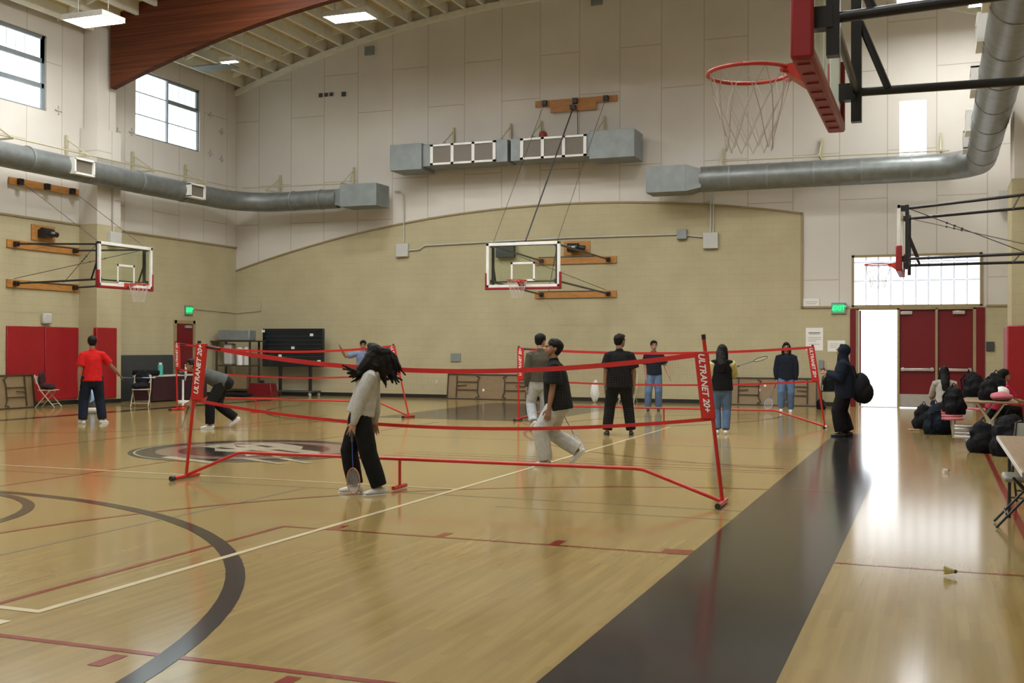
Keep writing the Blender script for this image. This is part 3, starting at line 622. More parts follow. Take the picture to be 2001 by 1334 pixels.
# ------------------------------------------------------------------ basketball hoops
def hoop(loc, rz, w, zb, hb, zr, L, lab, bx=0, motor=1, upper=None, wallz=(3.11, 4.1)):
    t = thing('basketball_hoop', lab, 'basketball hoop', loc, rz)
    hw = w / 2; zt = zb + hb; sc = w / 1.84
    mb = MB(); mb.bb((-hw + .05, -.008, zb + .05), (hw - .05, .008, zt - .05)); g = mb.build('backboard_glass', 'glass', t, smooth=False)
    mb = MB(); f = .07 * sc
    for p, q in (((-hw, zb), (-hw + f, zt)), ((hw - f, zb), (hw, zt)), ((-hw, zt - f), (hw, zt)), ((-hw, zb), (hw, zb + f))): mb.bb((p[0], -.03, p[1]), (q[0], .03, q[1]))
    mb.build('backboard_frame', 'white', t, bevel=.006, smooth=False)
    mb = MB(); p_ = .045
    mb.bb((-hw - .02, -.05, zb - .05), (hw + .02, .055, zb + .012)); mb.bb((-hw - .025, -.05, zb - .05), (-hw + .02, .055, zb + .38)); mb.bb((hw - .02, -.05, zb - .05), (hw + .025, .055, zb + .38))
    pd = mb.build('edge_pad', 'dkred', t, bevel=.015)
    mb = MB(); s = .30 * sc; zq = zr + .15
    for p, q in (((-s, zr + .02), (-s + .05, zr + .48)), ((s - .05, zr + .02), (s, zr + .48)), ((-s, zr + .43), (s, zr + .48)), ((-s, zr + .0), (s, zr + .05))): mb.bb((p[0], -.011, p[1]), (q[0], -.008, q[1]))
    mb.build('target_square', 'white', t, smooth=False)
    mb = MB(); rr = .2286 * sc; cy = -.38 * sc
    mb.torus((0, cy, zr), rr, .011); ri = mb.build('rim', 'rimred', t)
    mb = MB(); mb.add([(-.09, -.03, zr + .03), (.09, -.03, zr + .03), (.09, -.03, zr - .13), (-.09, -.03, zr - .13), (-.10, cy + rr * .86, zr + .01), (.10, cy + rr * .86, zr + .01), (.10, cy + rr * .86, zr - .02), (-.10, cy + rr * .86, zr - .02)],
                      [(0, 1, 2, 3), (4, 7, 6, 5), (0, 4, 5, 1), (3, 2, 6, 7), (0, 3, 7, 4), (1, 5, 6, 2)])
    mb.tube([(-.12, cy + rr * .8, zr - .02)] + [(rr * 1.0 * math.cos(R(a)), cy + rr * math.sin(R(a)), zr - .025) for a in range(125, 54, -10)], .012, 6)
    mb.build('rim_bracket', 'rimred', t, smooth=False)
    # net: 12 strands zig-zag
    mb = MB(); n = 12; lv = [(0, 1.0), (.12, .86), (.24, .70), (.34, .58), (.42, .55)]
    for k in range(n):
        for d in (1, -1):
            pts = [(rr * q * math.cos(2 * math.pi * (k + d * i * .5) / n), cy + rr * q * math.sin(2 * math.pi * (k + d * i * .5) / n), zr - h * sc) for i, (h, q) in enumerate(lv)]
            mb.tube(pts, .0032, 4)
    mb.build('net', 'cord', ri)
    # back frame + arms
    hx = .8 * sc; zl = zb + .16; zu = zt - .06
    for sx in (-1, 1):
        mb = MB(); mb.bb((sx * hx - .03, .1, zb - .02), (sx * hx + .03, .16, zt)); mb.bb((sx * hx - .04, .03, zl - .05), (sx * hx + .04, .13, zl + .05)); mb.bb((sx * hx - .04, .03, zu - .05), (sx * hx + .04, .13, zu + .05)); mb.build('upright', 'black', t, smooth=False)
        for zz, wz in ((zl, wallz[0]), (zu, wallz[1])):
            mb = MB(); mb.tube([(sx * hx, .13, zz), (sx * 1.02 + bx, L - .1, wz)], .026, 10); mb.build('arm', 'black', t)
        mb = MB(); mb.tube([(sx * hx, .15, zl + .42), (sx * hx, .31, zl + .01)], .022, 8); mb.build('brace', 'black', t)
    for zz, nm in ((zl, 0), (zu, 1)):
        mb = MB(); mb.tube([(-hx, .13, zz), (hx, .13, zz)], .02, 8); mb.build('crossbar', 'black', t); mb = MB(); mb.tube([(-hx, L * .75, (zz * .25 + wallz[nm] * .75)), (hx, L * .75, (zz * .25 + wallz[nm] * .75))], .016, 8); mb.build('crossbar', 'black', t)
    mb = MB(); mb.tube([(-hx, .15, zu), (hx, L - .3, wallz[0] + .1)], .008, 6); mb.tube([(hx, .15, zu), (-hx, L - .3, wallz[0] + .1)], .008, 6)
    for q in (.3, .36, .42): 
        a = Vector((-hx, .15, zu)); b = Vector((hx, L - .3, wallz[0] + .1)); mb.ell(a.lerp(b, q), .022, n=8, m=5); a.x, b.x = -a.x, -b.x; mb.ell(a.lerp(b, q), .022, n=8, m=5)
    mb.build('cross_cable', 'dkgrey', t)
    for zz in wallz:
        mb = MB(); mb.bb((-1.25 + bx, L - .05, zz - .1), (1.25 + bx, L, zz + .1)); wb = mb.build('wall_plank', 'wood', t, smooth=False)
        for sx in (-1, 1):
            mb = MB(); mb.bb((sx * 1.02 + bx - .06, L - .16, zz - .06), (sx * 1.02 + bx + .06, L - .05, zz + .06)); mb.build('plank_bracket', 'black', wb, bevel=.01)
    if motor:
        mx = bx - .05 + (.1 if motor == 2 else 0); z = wallz[1] + .36
        mb = MB(); mb.bb((mx - .4, L - .04, z - .2), (mx + .4, L, z + .2)); mp = mb.build('motor_plank', 'wood', t, smooth=False)
        mb = MB(); mb.tube([(mx - .22, L - .2, z), (mx + .1, L - .2, z)], .13, 14); mb.tube([(mx + .1, L - .2, z), (mx + .3, L - .2, z - .02)], .07, 12); mb.bb((mx - .2, L - .2, z - .12), (mx + .1, L - .04, z + .08)); mb.build('winch', 'black', mp)
        mb = MB(); mb.tube([(mx - .05, L - .345, z), (mx + .05, L - .345, z)], .03, 8); mb.build('winch_cap', 'alu', mp)
    if upper:
        zz, bw = upper
        mb = MB(); mb.bb((-bw / 2 + bx, L - .05, zz - .09), (bw / 2 + bx, L, zz + .09)); wb = mb.build('wall_plank', 'wood', t, smooth=False)
        for q in (-.75, 0, .75):
            mb = MB(); mb.bb((q * bw / 2 + bx - .07, L - .16, zz - .08), (q * bw / 2 + bx + .07, L - .05, zz + .08)); mb.build('plank_bracket', 'black', wb, bevel=.01)
        for q in (-1, 1):
            mb = MB(); mb.tube([(q * .75 * bw / 2 + bx, L - .12, zz), (q * hx, .14, zt + .02)], .007, 6); mb.build('cable', 'dkgrey', t)
    return t
h1 = hoop((-18.6, 22.1, 0), R(90), 1.93, 2.99, 1.06, 3.07, 3.0, 'basketball hoop on the left wall over the red pads', bx=.45, upper=(5.67, 2.4))
h2 = hoop((-9.72, 26.2, 0), 0, 1.98, 3.06, 1.14, 3.22, 4.8, 'basketball hoop facing the camera in the middle of the far wall', bx=-.14, motor=2, upper=(8.75, 2.5))
mb = MB(); L = 4.8
mb.bb((-.9, L - .09, 8.46), (.5, L - .05, 8.66)); wb = mb.build('wall_plank', 'wood', h2, smooth=False)
mb = MB(); mb.bb((-.27, L - .2, 8.5), (-.1, L - .09, 8.62)); mb.build('plank_bracket', 'black', wb)
mb = MB(); mb.tube([(-.2, L - .14, 8.5), (.02, .14, 4.25)], .02, 6); mb.tube([(-.05, L - .14, 8.5), (-.05, L - .1, 7.6)], .012, 6); mb.build('lift_cable', 'dkgrey', h2)
h3 = hoop((-.58, 6.16, 0), R(-90), 1.84, 2.92, 1.08, 3.05, 2.48, 'big near basketball hoop with torn net at top right', motor=0)
h4 = hoop((-.60, 20.9, 0), R(-90), 1.84, 2.92, 1.08, 3.05, 2.5, 'basketball hoop seen edge-on before the transom window', motor=0)
for k in range(9): mb = MB(); mb.bb((-.80 + k * .2, -.028, 2.863), (-.76 + k * .2, .03, 2.871)); mb.build('pad_slot', 'dkred', h3, smooth=False)
mb = MB(); mb.ell((0, 0, .12), .12, n=20, m=12); tag(mb.build('basketball', 'ball', loc=(0, 0, 0)), 'red-brown basketball stuck on top of the right plenum box', 'ball').location = (-10.65, 30.35, 7.58)

# ------------------------------------------------------------------ badminton nets
def lerp(a, b, t): return Vector(a) * (1 - t) + Vector(b) * t
def badminton(fl, fr, tl, tr, sag, drop, lab, swl=.11, swr=.11, bar=.29, ext=.0, mid=.42, inl=1.0, inr=1.0):
    """fl/fr feet (x,y), tl/tr pole tops (x,y,z)"""
    t = thing('badminton_net', lab, 'badminton net', ((fl[0] + fr[0]) / 2, (fl[1] + fr[1]) / 2, 0))
    d = (Vector((fr[0], fr[1], 0)) - Vector((fl[0], fl[1], 0))).normalized(); nrm = Vector((-d.y, d.x, 0))
    for f, tp, ex in ((fl, tl, 0), (fr, tr, ext)):
        F = Vector((f[0], f[1], .03)); T = Vector(tp); u = (T - F).normalized()
        mb = MB(); mb.tube([F, T + u * ex], .019, 10); p = mb.build('pole', 'polered', t, world=True)
        mb = MB(); mb.tube([T + u * ex, T + u * (ex + .05)], .022, 8); mb.build('pole_cap', 'black', p, world=True)
        mb = MB(); mb.tube([F - nrm * .24, F + nrm * .24], .025, 10); q = mb.build('foot', 'polered', t, world=True)
        mb = MB(); mb.tube([F - nrm * .29, F - nrm * .23], .029, 10); mb.build('foot_cap', 'black', q, world=True)
    A = Vector((fl[0], fl[1], .04)); B = Vector((fr[0], fr[1], .04)); a = A + d * inl + Vector((0, 0, bar)); b = B - d * inr + Vector((0, 0, bar))
    mb = MB(); mb.tube([A, a - d * .03 - Vector((0, 0, .008)), a + d * .05, b - d * .05, b + d * .03 - Vector((0, 0, .008)), B], .019, 10); mb.build('base_bar', 'polered', t, world=True)
    m_ = a.lerp(b, mid); mb = MB(); mb.tube([m_, (m_.x, m_.y, .03)], .016, 8); s = mb.build('centre_leg', 'polered', t, world=True)
    mb = MB(); mb.tube([Vector((m_.x, m_.y, .03)) - nrm * .16, Vector((m_.x, m_.y, .03)) + nrm * .16], .022, 8); mb.build('foot', 'polered', s, world=True)
    def pole(f, tp, z): 
        F = Vector((f[0], f[1], .03)); T = Vector(tp); return F.lerp(T, (z - .03) / (T.z - .03))
    TL, TR = Vector(tl), Vector(tr); ZL, ZR = pole(fl, tl, TL.z - drop), pole(fr, tr, TR.z - drop)
    N = 40
    top = [TL.lerp(TR, i / N) - Vector((0, 0, sag * 4 * (i / N) * (1 - i / N))) for i in range(N + 1)]
    bot = [ZL.lerp(ZR, i / N) - Vector((0, 0, sag * .85 * 4 * (i / N) * (1 - i / N))) for i in range(N + 1)]
    def ribbon(name, pts, w):
        mb = MB(); vs = []; fs = []
        for p in pts:
            for sy in (-.004, .004):
                for sz in (-w / 2, w / 2): vs.append(p + nrm * sy + Vector((0, 0, sz)))
        for i in range(len(pts) - 1):
            k = i * 4
            for q in ((0, 1, 5, 4), (2, 6, 7, 3), (1, 3, 7, 5), (0, 4, 6, 2)): fs.append(tuple(k + j for j in q))
        fs += [(0, 2, 3, 1), tuple(len(vs) - 4 + j for j in (0, 1, 3, 2))]
        mb.add(vs, fs); return mb.build(name, 'netred', t, world=True, smooth=False)
    ribbon('top_tape', top, .05); ribbon('bottom_tape', bot, .036)
    for P, Q, sw, sg, rot in ((TL, ZL, swl, 1, 1), (TR, ZR, swr, -1, -1)):
        P = P + Vector((0, 0, .02)); off = d * sg * sw; o2 = d * sg * -.028
        mb = MB(); y = nrm * .024
        mb.add([P + o2 - y, P + off - y, Q + off - y, Q + o2 - y, P + o2 + y, P + off + y, Q + off + y, Q + o2 + y], [(0, 1, 2, 3), (5, 4, 7, 6), (0, 4, 5, 1), (3, 2, 6, 7), (0, 3, 7, 4), (1, 5, 6, 2)])
        sl = mb.build('side_sleeve', 'netred', t, world=True, bevel=.006)
        dn = (Q - P).normalized(); ln = (Q - P).length
        xdir = dn * (1 if rot < 0 else -1); ydir = (-nrm).cross(xdir); c = P.lerp(Q, .46) + d * sg * (sw * .5 - .012) - nrm * .027 - t.location
        mt = Matrix(((xdir.x, ydir.x, -nrm.x, c.x), (xdir.y, ydir.y, -nrm.y, c.y), (xdir.z, ydir.z, -nrm.z, c.z), (0, 0, 0, 1)))
        text('lettering', 'ULTRANET 20+', .093 if ln > .7 else .085, mt, 'paper', sl)
        if sg == 1:
            mb = MB(); k = P + d * .0; mb.tube([k - Vector((0, 0, .02)), TL.lerp(TR, .05) - Vector((0, 0, sag * .16))], .017, 6); mb.build('tension_strap', 'black', t, world=True)
    # fine netting
    mb = MB(); rr = .0003; V_ = 26; H = int((TR - TL).length / .028)
    def pt(u, v):
        k = u * N; i = min(int(k), N - 1); f = k - i
        return top[i].lerp(top[i + 1], f).lerp(bot[i].lerp(bot[i + 1], f), v)
    for i in range(1, H):
        a, b = pt(i / H, 0), pt(i / H, 1); mb.tube([a, b], rr, 3, cap=False)
    for j in range(1, V_):
        mb.tube([pt(i / 20, j / V_) for i in range(21)], rr, 3, cap=False)
    tag(mb.build('netting', 'thread', t, world=True, smooth=False), kind='stuff')
    return t
badminton((-8.20, 10.80), (-1.96, 10.93), (-8.03, 10.80, 1.56), (-2.13, 10.93, 1.49), .235, .64, 'nearest badminton net, red-framed, behind the girl with a racket', ext=.14, inl=.74, inr=.82, mid=.43)
badminton((-17.2, 22.3), (-10.82, 22.0), (-17.25, 22.3, 1.62), (-11.2, 22.0, 1.57), .16, .62, 'red-framed badminton net at back left before the dark display', inl=.9, inr=.8, mid=.3)
badminton((-8.25, 22.0), (-2.02, 22.3), (-8.25, 22.0, 1.53), (-2.25, 22.3, 1.57), .11, .66, 'red-framed badminton net at back right, between the boys in black', inl=.9, inr=.95, mid=.5)

# ------------------------------------------------------------------ rackets and shuttlecocks
def racket(grip, direc, facing, lab, m='ltblue', grp=None):
    """grip = world point at the butt, direc = toward the head"""
    t = thing('badminton_racket', lab, 'racket', grip); u = Vector(direc).normalized(); s = u.cross(Vector(facing)).normalized()
    mb = MB(); mb.tube([(0, 0, 0), u * .14], .013, 8); mb.build('grip', 'dkgrey', t)
    mb = MB(); mb.tube([u * .14, u * .42], .005, 8); mb.build('shaft', 'bluesh', t)
    c = u * .54; pts = [c + u * (.13 * math.cos(2 * math.pi * i / 32)) + s * (.1 * math.sin(2 * math.pi * i / 32)) for i in range(33)]
    mb = MB(); mb.tube(pts, .006, 6, cap=False); h = mb.build('head_frame', m, t)
    mb = MB()
    for i in range(-8, 9):
        q = i * .0115; hh = .13 * math.sqrt(max(0, 1 - (q / .1) ** 2)); mb.tube([c + s * q - u * hh, c + s * q + u * hh], .0006, 3)
    for i in range(-10, 11):
        q = i * .012; hh = .1 * math.sqrt(max(0, 1 - (q / .13) ** 2)); mb.tube([c + u * q - s * hh, c + u * q + s * hh], .0006, 3)
    mb.build('strings', 'paper', h); return t
M['bluesh'] = mat('blue_shaft', (.03, .06, .28), .3); M['orange'] = mat('orange_frame', (.45, .16, .06), .35)
def shuttle(loc, lab, d=(0.6, .3, .12)):
    t = thing('shuttlecock', lab, 'shuttlecock', loc); u = Vector(d).normalized()
    mb = MB(); mb.ell(u * .0, .014, n=10, m=6); mb.build('cork', 'tabdark', t)
    s = u.orthogonal().normalized(); w = u.cross(s); mb = MB()
    for k in range(12):
        a = 2 * math.pi * k / 12; b = a + .42; e = s * math.cos(a) + w * math.sin(a); e2 = s * math.cos(b) + w * math.sin(b)
        mb.add([e * .01, e2 * .01, e2 * .032 - u * .075, e * .032 - u * .07], [(0, 1, 2, 3)])
    mb.build('feathers', 'yellow_sleeve' if 'yellowed' in lab else 'paper', t)
shuttle((.12, 8.12, .035), 'yellowed shuttlecock lying on the bare floor near the red line', (.9, .1, -.05))
shuttle((.14, 14.9, .035), 'white shuttlecock lying on floor between backpacks and bright reflection')

# ------------------------------------------------------------------ people
def person(lab, loc, rz, h, top, bottom, shoe='sneaker', skin='skin', lean=0, drop=0, feet=None, arms=None, head=(0, 0), hair='short', sleeve='short', hood=False,
           topfit=.022, botfit=.02, hem=0.0, seated=False, sleevem=None, backroll=0, vox=.011, toe=(0, 0), lift=(0, 0), pelvis=(0, 0), knee=None, side=0):
    t = thing('person', lab, 'person', (loc[0], loc[1], 0), R(rz))
    V = Vector
    hip = V((pelvis[0], pelvis[1], .53 * h - drop)); la = R(lean); sa = R(side)
    up = V((math.sin(sa), math.sin(la), math.cos(la))).normalized(); fw = V((0, math.cos(la), -math.sin(la))); rt = V((1, 0, 0)); rt = (rt - up * rt.dot(up)).normalized()
    T = lambda a, b, c: hip + rt * a + fw * b + up * c          # torso frame
    chest = T(0, 0, .19 * h); nb = T(0, 0.0, .295 * h)
    hy, hp = R(head[0]), R(head[1] + lean * .35)
    hrot = Matrix.Rotation(hy, 3, 'Z') @ Matrix.Rotation(-hp, 3, 'X')
    hc = T(0, .012 * h, .335 * h) + hrot @ V((0, .012 * h, .062 * h))
    sh = {s: T(s * .104 * h, -.005 * h, .254 * h) for s in (-1, 1)}
    hj = {s: hip + V((s * .052 * h, 0, -.02 * h)) for s in (-1, 1)}
    arms = arms or {}; feet = feet or {}
    def dirv(p, o, s): p, o = R(p), R(o); return V((s * math.sin(o), math.sin(p) * math.cos(o), -math.cos(p) * math.cos(o)))
    E, Wr, Hn, An, Kn, Foot = {}, {}, {}, {}, {}, {}
    for s in (-1, 1):
        a = arms.get(s, (5, 8, 15, 4)); E[s] = sh[s] + dirv(a[0], a[1], s) * .168 * h; fd = dirv(a[2], a[3], s); Wr[s] = E[s] + fd * .148 * h; Hn[s] = fd
        fx, fy, fz = feet.get(s, (s * .075, 0, 0)); An[s] = V((fx, fy, .075 + fz)); l1, l2 = .245 * h, .235 * h
        d = An[s] - hj[s]; D = min(d.length, (l1 + l2) * .999); dn = d.normalized(); 
        if d.length > D: An[s] = hj[s] + dn * D
        x = (l1 * l1 - l2 * l2 + D * D) / (2 * D); hh = math.sqrt(max(0, l1 * l1 - x * x))
        kd = V((s * .15, 1, 0)) if not knee else V(knee.get(s, (0, 1, 0))); kd = (kd - dn * kd.dot(dn)).normalized(); Kn[s] = hj[s] + dn * x + kd * hh
    # ---- body (one continuous surface)
    b = MB(); k = h / 1.7
    b.tube([T(0, 0, -.05 * h), T(0, 0, 0), T(0, 0, .09 * h), T(0, 0, .19 * h), T(0, 0, .26 * h), nb], [(.08 * h, .055 * h), (.088 * h, .06 * h), (.072 * h, .052 * h), (.088 * h, .06 * h), (.085 * h, .05 * h), (.035 * h, .035 * h)], 16, ax=rt, round_=True)
    b.tube([sh[-1], nb - up * .02 * h, sh[1]], [.030 * h, .030 * h, .030 * h], 12, round_=True)
    b.tube([nb - up * .02 * h, hc - hrot @ V((0, .018 * h, .03 * h))], [.033 * h, .031 * h], 12, round_=True)
    b.ell(hc + hrot @ V((0, -.006 * h, .008 * h)), (.046 * h, .056 * h, .058 * h), hrot); b.ell(hc + hrot @ V((0, .018 * h, -.03 * h)), (.034 * h, .036 * h, .036 * h), hrot)
    b.tube([hc + hrot @ V((0, .05 * h, .008 * h)), hc + hrot @ V((0, .064 * h, -.012 * h))], [.006 * h, .009 * h], 8, round_=True)
    for s in (-1, 1):
        b.ell(hc + hrot @ V((s * .046 * h, -.004 * h, -.004 * h)), (.006 * h, .012 * h, .018 * h), hrot, 8, 6)
        b.tube([sh[s] - rt * s * .02 * h, sh[s], sh[s].lerp(E[s], .4), E[s], E[s].lerp(Wr[s], .35), Wr[s]], [.03 * h, .034 * h, .029 * h, .0235 * h, .0235 * h, .0155 * h], 12, round_=True)
        # hand
        fd = Hn[s]; lat = V((0, 1, 0)); lat = (lat - fd * lat.dot(fd)); lat = lat.normalized() if lat.length > .1 else V((0, 0, 1)); nn = fd.cross(lat)
        inw = nn if nn.x * s < 0 else -nn
        pc = Wr[s] + fd * .03 * h
        b.tube([Wr[s], pc, Wr[s] + fd * .055 * h], [(.016 * h, .011 * h), (.023 * h, .010 * h), (.024 * h, .009 * h)], 10, ax=lat, round_=True)
        for q, ln in enumerate((.040, .046, .042, .033)):
            o = lat * (.0185 - q * .0125) * h; p0 = Wr[s] + fd * .053 * h + o; sp = lat * (.2 - q * .14)
            p1 = p0 + (fd + sp).normalized() * ln * .5 * h + inw * .003 * h; p2 = p1 + (fd + sp * .5 + inw * .7).normalized() * ln * .5 * h
            b.tube([p0, p1, p2], [.0052 * h, .005 * h, .0042 * h], 7, round_=True)
        p0 = Wr[s] + fd * .018 * h + lat * .016 * h; p1 = p0 + (fd * .7 + lat * .75 + inw * .3).normalized() * .026 * h; p2 = p1 + (fd + lat * .1 + inw * .3).normalized() * .022 * h
        b.tube([p0, p1, p2], [.0085 * h, .007 * h, .005 * h], 7, round_=True)
        b.tube([hj[s] + V((0, 0, .02 * h)), hj[s].lerp(Kn[s], .4), Kn[s], Kn[s].lerp(An[s], .3), An[s]], [.052 * h, .046 * h, .031 * h, .031 * h, .02 * h], 12, round_=True)
    body = b.build('body', skin, t)
    def rm(o, v, it=4):
        r_ = o.modifiers.new('remesh', 'REMESH'); r_.mode = 'VOXEL'; r_.voxel_size = v; r_.use_smooth_shade = True
        if it: sm = o.modifiers.new('smooth', 'SMOOTH'); sm.factor = .5; sm.iterations = it
    rm(body, vox * .7, 2)
    for s in (-1, 1):
        e = MB(); e.ell(hc + hrot @ V((s * .019 * h, .046 * h, .004 * h)), (.009 * h, .005 * h, .005 * h), hrot, 8, 5); e.build('eye', 'eye', t)
        e = MB(); e.ell(hc + hrot @ V((s * .019 * h, .048 * h, .016 * h)), (.013 * h, .004 * h, .003 * h), hrot, 8, 5); e.build('eyebrow', 'hairm', t)
    e = MB(); e.ell(hc + hrot @ V((0, .051 * h, -.032 * h)), (.013 * h, .005 * h, .004 * h), hrot, 8, 5); e.build('mouth', 'lip', t)
    # ---- trousers
    f = botfit; p = MB()
    p.tube([T(0, -.005, -.055 * h), T(0, -.004, 0), T(0, 0, .06 * h)], [(.09 * h + f * .5, .066 * h + f * .4), (.095 * h + f * .4, .066 * h + f * .4), (.083 * h, .06 * h)], 16, ax=rt, round_=True)
    for s in (-1, 1):
        ca = An[s] + V((0, 0, .015)); p.tube([hj[s] + V((0, 0, .02 * h)), hj[s].lerp(Kn[s], .45), Kn[s], Kn[s].lerp(ca, .5), ca], [.058 * h + f * .4, .052 * h + f * .6, .04 * h + f * .8, .036 * h + f * .9, .031 * h + f * .9], 14, round_='start')
    tr = p.build('trousers', bottom, t); rm(tr, vox)
    dsp(tr, .012, .16)
    # ---- shoes
    for s in (-1, 1):
        sm = MB(); A = An[s]; ti = R(toe[0] if s < 0 else toe[1]); pf = R(lift[0] if s < 0 else lift[1])
        rot = Matrix.Rotation(-ti * s, 3, 'Z') @ Matrix.Rotation(-pf, 3, 'X')
        q = lambda x, y, z: A + rot @ V((x, y, z - .04))
        sm.tube([q(0, -.05, 0), q(0, .0, .005), q(0, .08, -.003), q(0, .155, -.012)], [(.034, .038), (.037, .045), (.042, .032), (.036, .02)], 12, ax=rot @ V((1, 0, 0)), round_=True)
        so = sm.build('shoe', shoe, t); mz = min(v.co.z for v in so.data.vertices)
        sl = MB(); sl.tube([q(0, -.06, -.034), q(0, .05, -.034), q(0, .175, -.034)], [(.036, .01), (.041, .01), (.034, .01)], 12, ax=rot @ V((1, 0, 0))); sl.build('sole', 'sneaker' if shoe != 'dksneaker' else 'black', so)
    # ---- top
    f = topfit; c = MB(); hb = -.02 * h - hem
    c.tube([T(0, 0, hb), T(0, 0, .05 * h), T(0, 0, .13 * h), T(0, 0, .2 * h), T(0, 0, .262 * h), T(0, -.003 * h, .292 * h)],
           [(.106 * h + f * .9, .079 * h + f * .9), (.097 * h + f, .070 * h + f), (.088 * h + f, .064 * h + f), (.096 * h + f * .7, .068 * h + f * .7), (.090 * h + f * .4, .055 * h + f * .4), (.045 * h, .042 * h)], 18, ax=rt, round_='end')
    c.tube([sh[-1].lerp(nb, .05), nb - up * .022 * h - fw * .004 * h, sh[1].lerp(nb, .05)], [.034 * h + f * .2, .036 * h, .034 * h + f * .2], 12, round_=True)
    slm = {}
    for s in (-1, 1):
        j = c if not sleevem else slm.setdefault(s, MB())
        if sleeve == 'short': e = sh[s].lerp(E[s], .78); j.tube([sh[s] - rt * s * .035 * h, sh[s], sh[s].lerp(e, .5), e], [.030 * h + f * .3, .038 * h + f * .35, .036 * h + f * .8, .036 * h + f * 1.1], 12, round_='start')
        else: j.tube([sh[s] - rt * s * .035 * h, sh[s], sh[s].lerp(E[s], .5), E[s], E[s].lerp(Wr[s], .5), Wr[s]], [.030 * h + f * .3, .04 * h + f * .4, .036 * h + f * .7, .031 * h + f * .7, .029 * h + f * .6, .021 * h + f * .2], 12, round_=True)
    if hood == 'up':
        c.ell(hc + hrot @ V((0, -.012 * h, .008 * h)), (.062 * h, .07 * h, .074 * h), hrot); c.tube([nb - up * .03 * h, hc - V((0, 0, .03 * h))], [.07 * h, .055 * h], 12)
    elif hood: c.tube([T(-.06 * h, -.03 * h, .275 * h), T(0, -.06 * h, .27 * h), T(.06 * h, -.03 * h, .275 * h)], [.022 * h, .034 * h, .022 * h], 10, round_=True)
    tp = c.build('top', top, t); rm(tp, vox); dsp(tp, .01, .12)
    for s, j in slm.items(): o = j.build('sleeve', sleevem, tp); rm(o, vox)
    # ---- hair
    g = MB()
    if hood != 'up' or hair == 'hooded':
        g.ell(hc + hrot @ V((0, -.014 * h, .02 * h)), (.053 * h, .06 * h, .056 * h), hrot); g.ell(hc + hrot @ V((0, -.03 * h, -.005 * h)), (.046 * h, .036 * h, .046 * h), hrot)
        g.ell(hc + hrot @ V((0, .022 * h, .048 * h)), (.042 * h, .032 * h, .022 * h), hrot)
        if hair == 'fluffy': g.ell(hc + hrot @ V((0, -.008 * h, .032 * h)), (.058 * h, .064 * h, .05 * h), hrot)
        if hair == 'long':
            g.tube([hc + hrot @ V((0, -.03 * h, .02 * h)), hc + hrot @ V((0, -.05 * h, -.04 * h)), T(0, -.06 * h - f, .24 * h), T(0, -.062 * h - f, .16 * h)], [(.05 * h, .04 * h), (.056 * h, .034 * h), (.052 * h, .026 * h), (.04 * h, .014 * h)], 12, ax=rt, round_=True)
            for s in (-1, 1): g.tube([hc + hrot @ V((s * .04 * h, -.005 * h, .02 * h)), hc + hrot @ V((s * .05 * h, .0, -.05 * h)), T(s * .055 * h, .03 * h, .22 * h)], [.02 * h, .02 * h, .014 * h], 8, round_=True)
        if hair == 'flying':
            bv = Matrix.Rotation(0, 3, 'Z')
            for (x0, z0, pts) in backroll:
                g.tube([hc + hrot @ V((x0 * h, -.03 * h, z0 * h))] + [hc + V(q) * h for q in pts], [.046 * h, .040 * h, .026 * h, .008 * h][:len(pts) + 1], 8, round_=True)
                for _ in range(3):
                    jv = [V((random.uniform(-.02, .02), random.uniform(-.025, .025), random.uniform(-.02, .03))) for _q in pts]
                    g.tube([hc + hrot @ V((x0 * h, -.03 * h, z0 * h))] + [hc + (V(q_) + w_ * (1 + i_ * .4)) * h for i_, (q_, w_) in enumerate(zip(pts, jv))], [.03 * h, .026 * h, .013 * h, .006 * h][:len(pts) + 1], 7, round_=True)
        ho = g.build('hair', 'hairm', t); rm(ho, vox * .7, 2); dsp(ho, .012, .04)
    return t, dict(hand={s: Wr[s] + Hn[s] * .06 * h for s in (-1, 1)}, hc=hc, E=E, W=Wr)
_tex = {}
def dsp(o, st, sc):
    if sc not in _tex:
        tx = bpy.data.textures.new('folds%g' % sc, 'CLOUDS'); tx.noise_scale = sc; tx.noise_depth = 1; _tex[sc] = tx
    d = o.modifiers.new('folds', 'DISPLACE'); d.texture = _tex[sc]; d.strength = st; d.mid_level = .5; d.texture_coords = 'LOCAL'
def wpt(t, v): 
    a = t.rotation_euler.z; return Vector((t.location.x + v.x * math.cos(a) - v.y * math.sin(a), t.location.y + v.x * math.sin(a) + v.y * math.cos(a), v.z))

# 1 boy in red tee, back to us
t, q = person('boy in a bright red tee and dark jeans by the red wall pads, arms out', (-15.75, 17.75), 52, 1.76, 'red_tee', 'dark_jeans', arms={-1: (-5, 12, 5, 2), 1: (12, 38, 35, 40)}, feet={-1: (-.17, .02, 0), 1: (.20, .0, 0)}, toe=(15, 45), head=(-5, 0), hem=.05, botfit=.035)
racket(wpt(t, q['hand'][1]) - Vector((0, 0, .02)), (.55, .6, .0), (0, 0, 1), 'badminton racket in the right hand of the boy in red')
# 2 bending boy
t, q = person('boy in grey tee and black shorts over leggings, bent forward beside the net post', (-12.7, 17.7), 125, 1.74, 'grey_tee', 'black_cloth', lean=68, drop=.04, arms={-1: (12, 8, 22, 5), 1: (5, 3, 15, -5)}, feet={-1: (-.1, .16, 0), 1: (.12, -.30, .10)}, lift=(0, 35), head=(0, -30), hair='short', topfit=.032, botfit=.034, pelvis=(0, -.06), hem=.03)
racket(wpt(t, q['hand'][-1]), (-.3, -.1, -1), (.3, 1, 0), 'badminton racket pointing down in the bent boy\'s hand', 'orange')
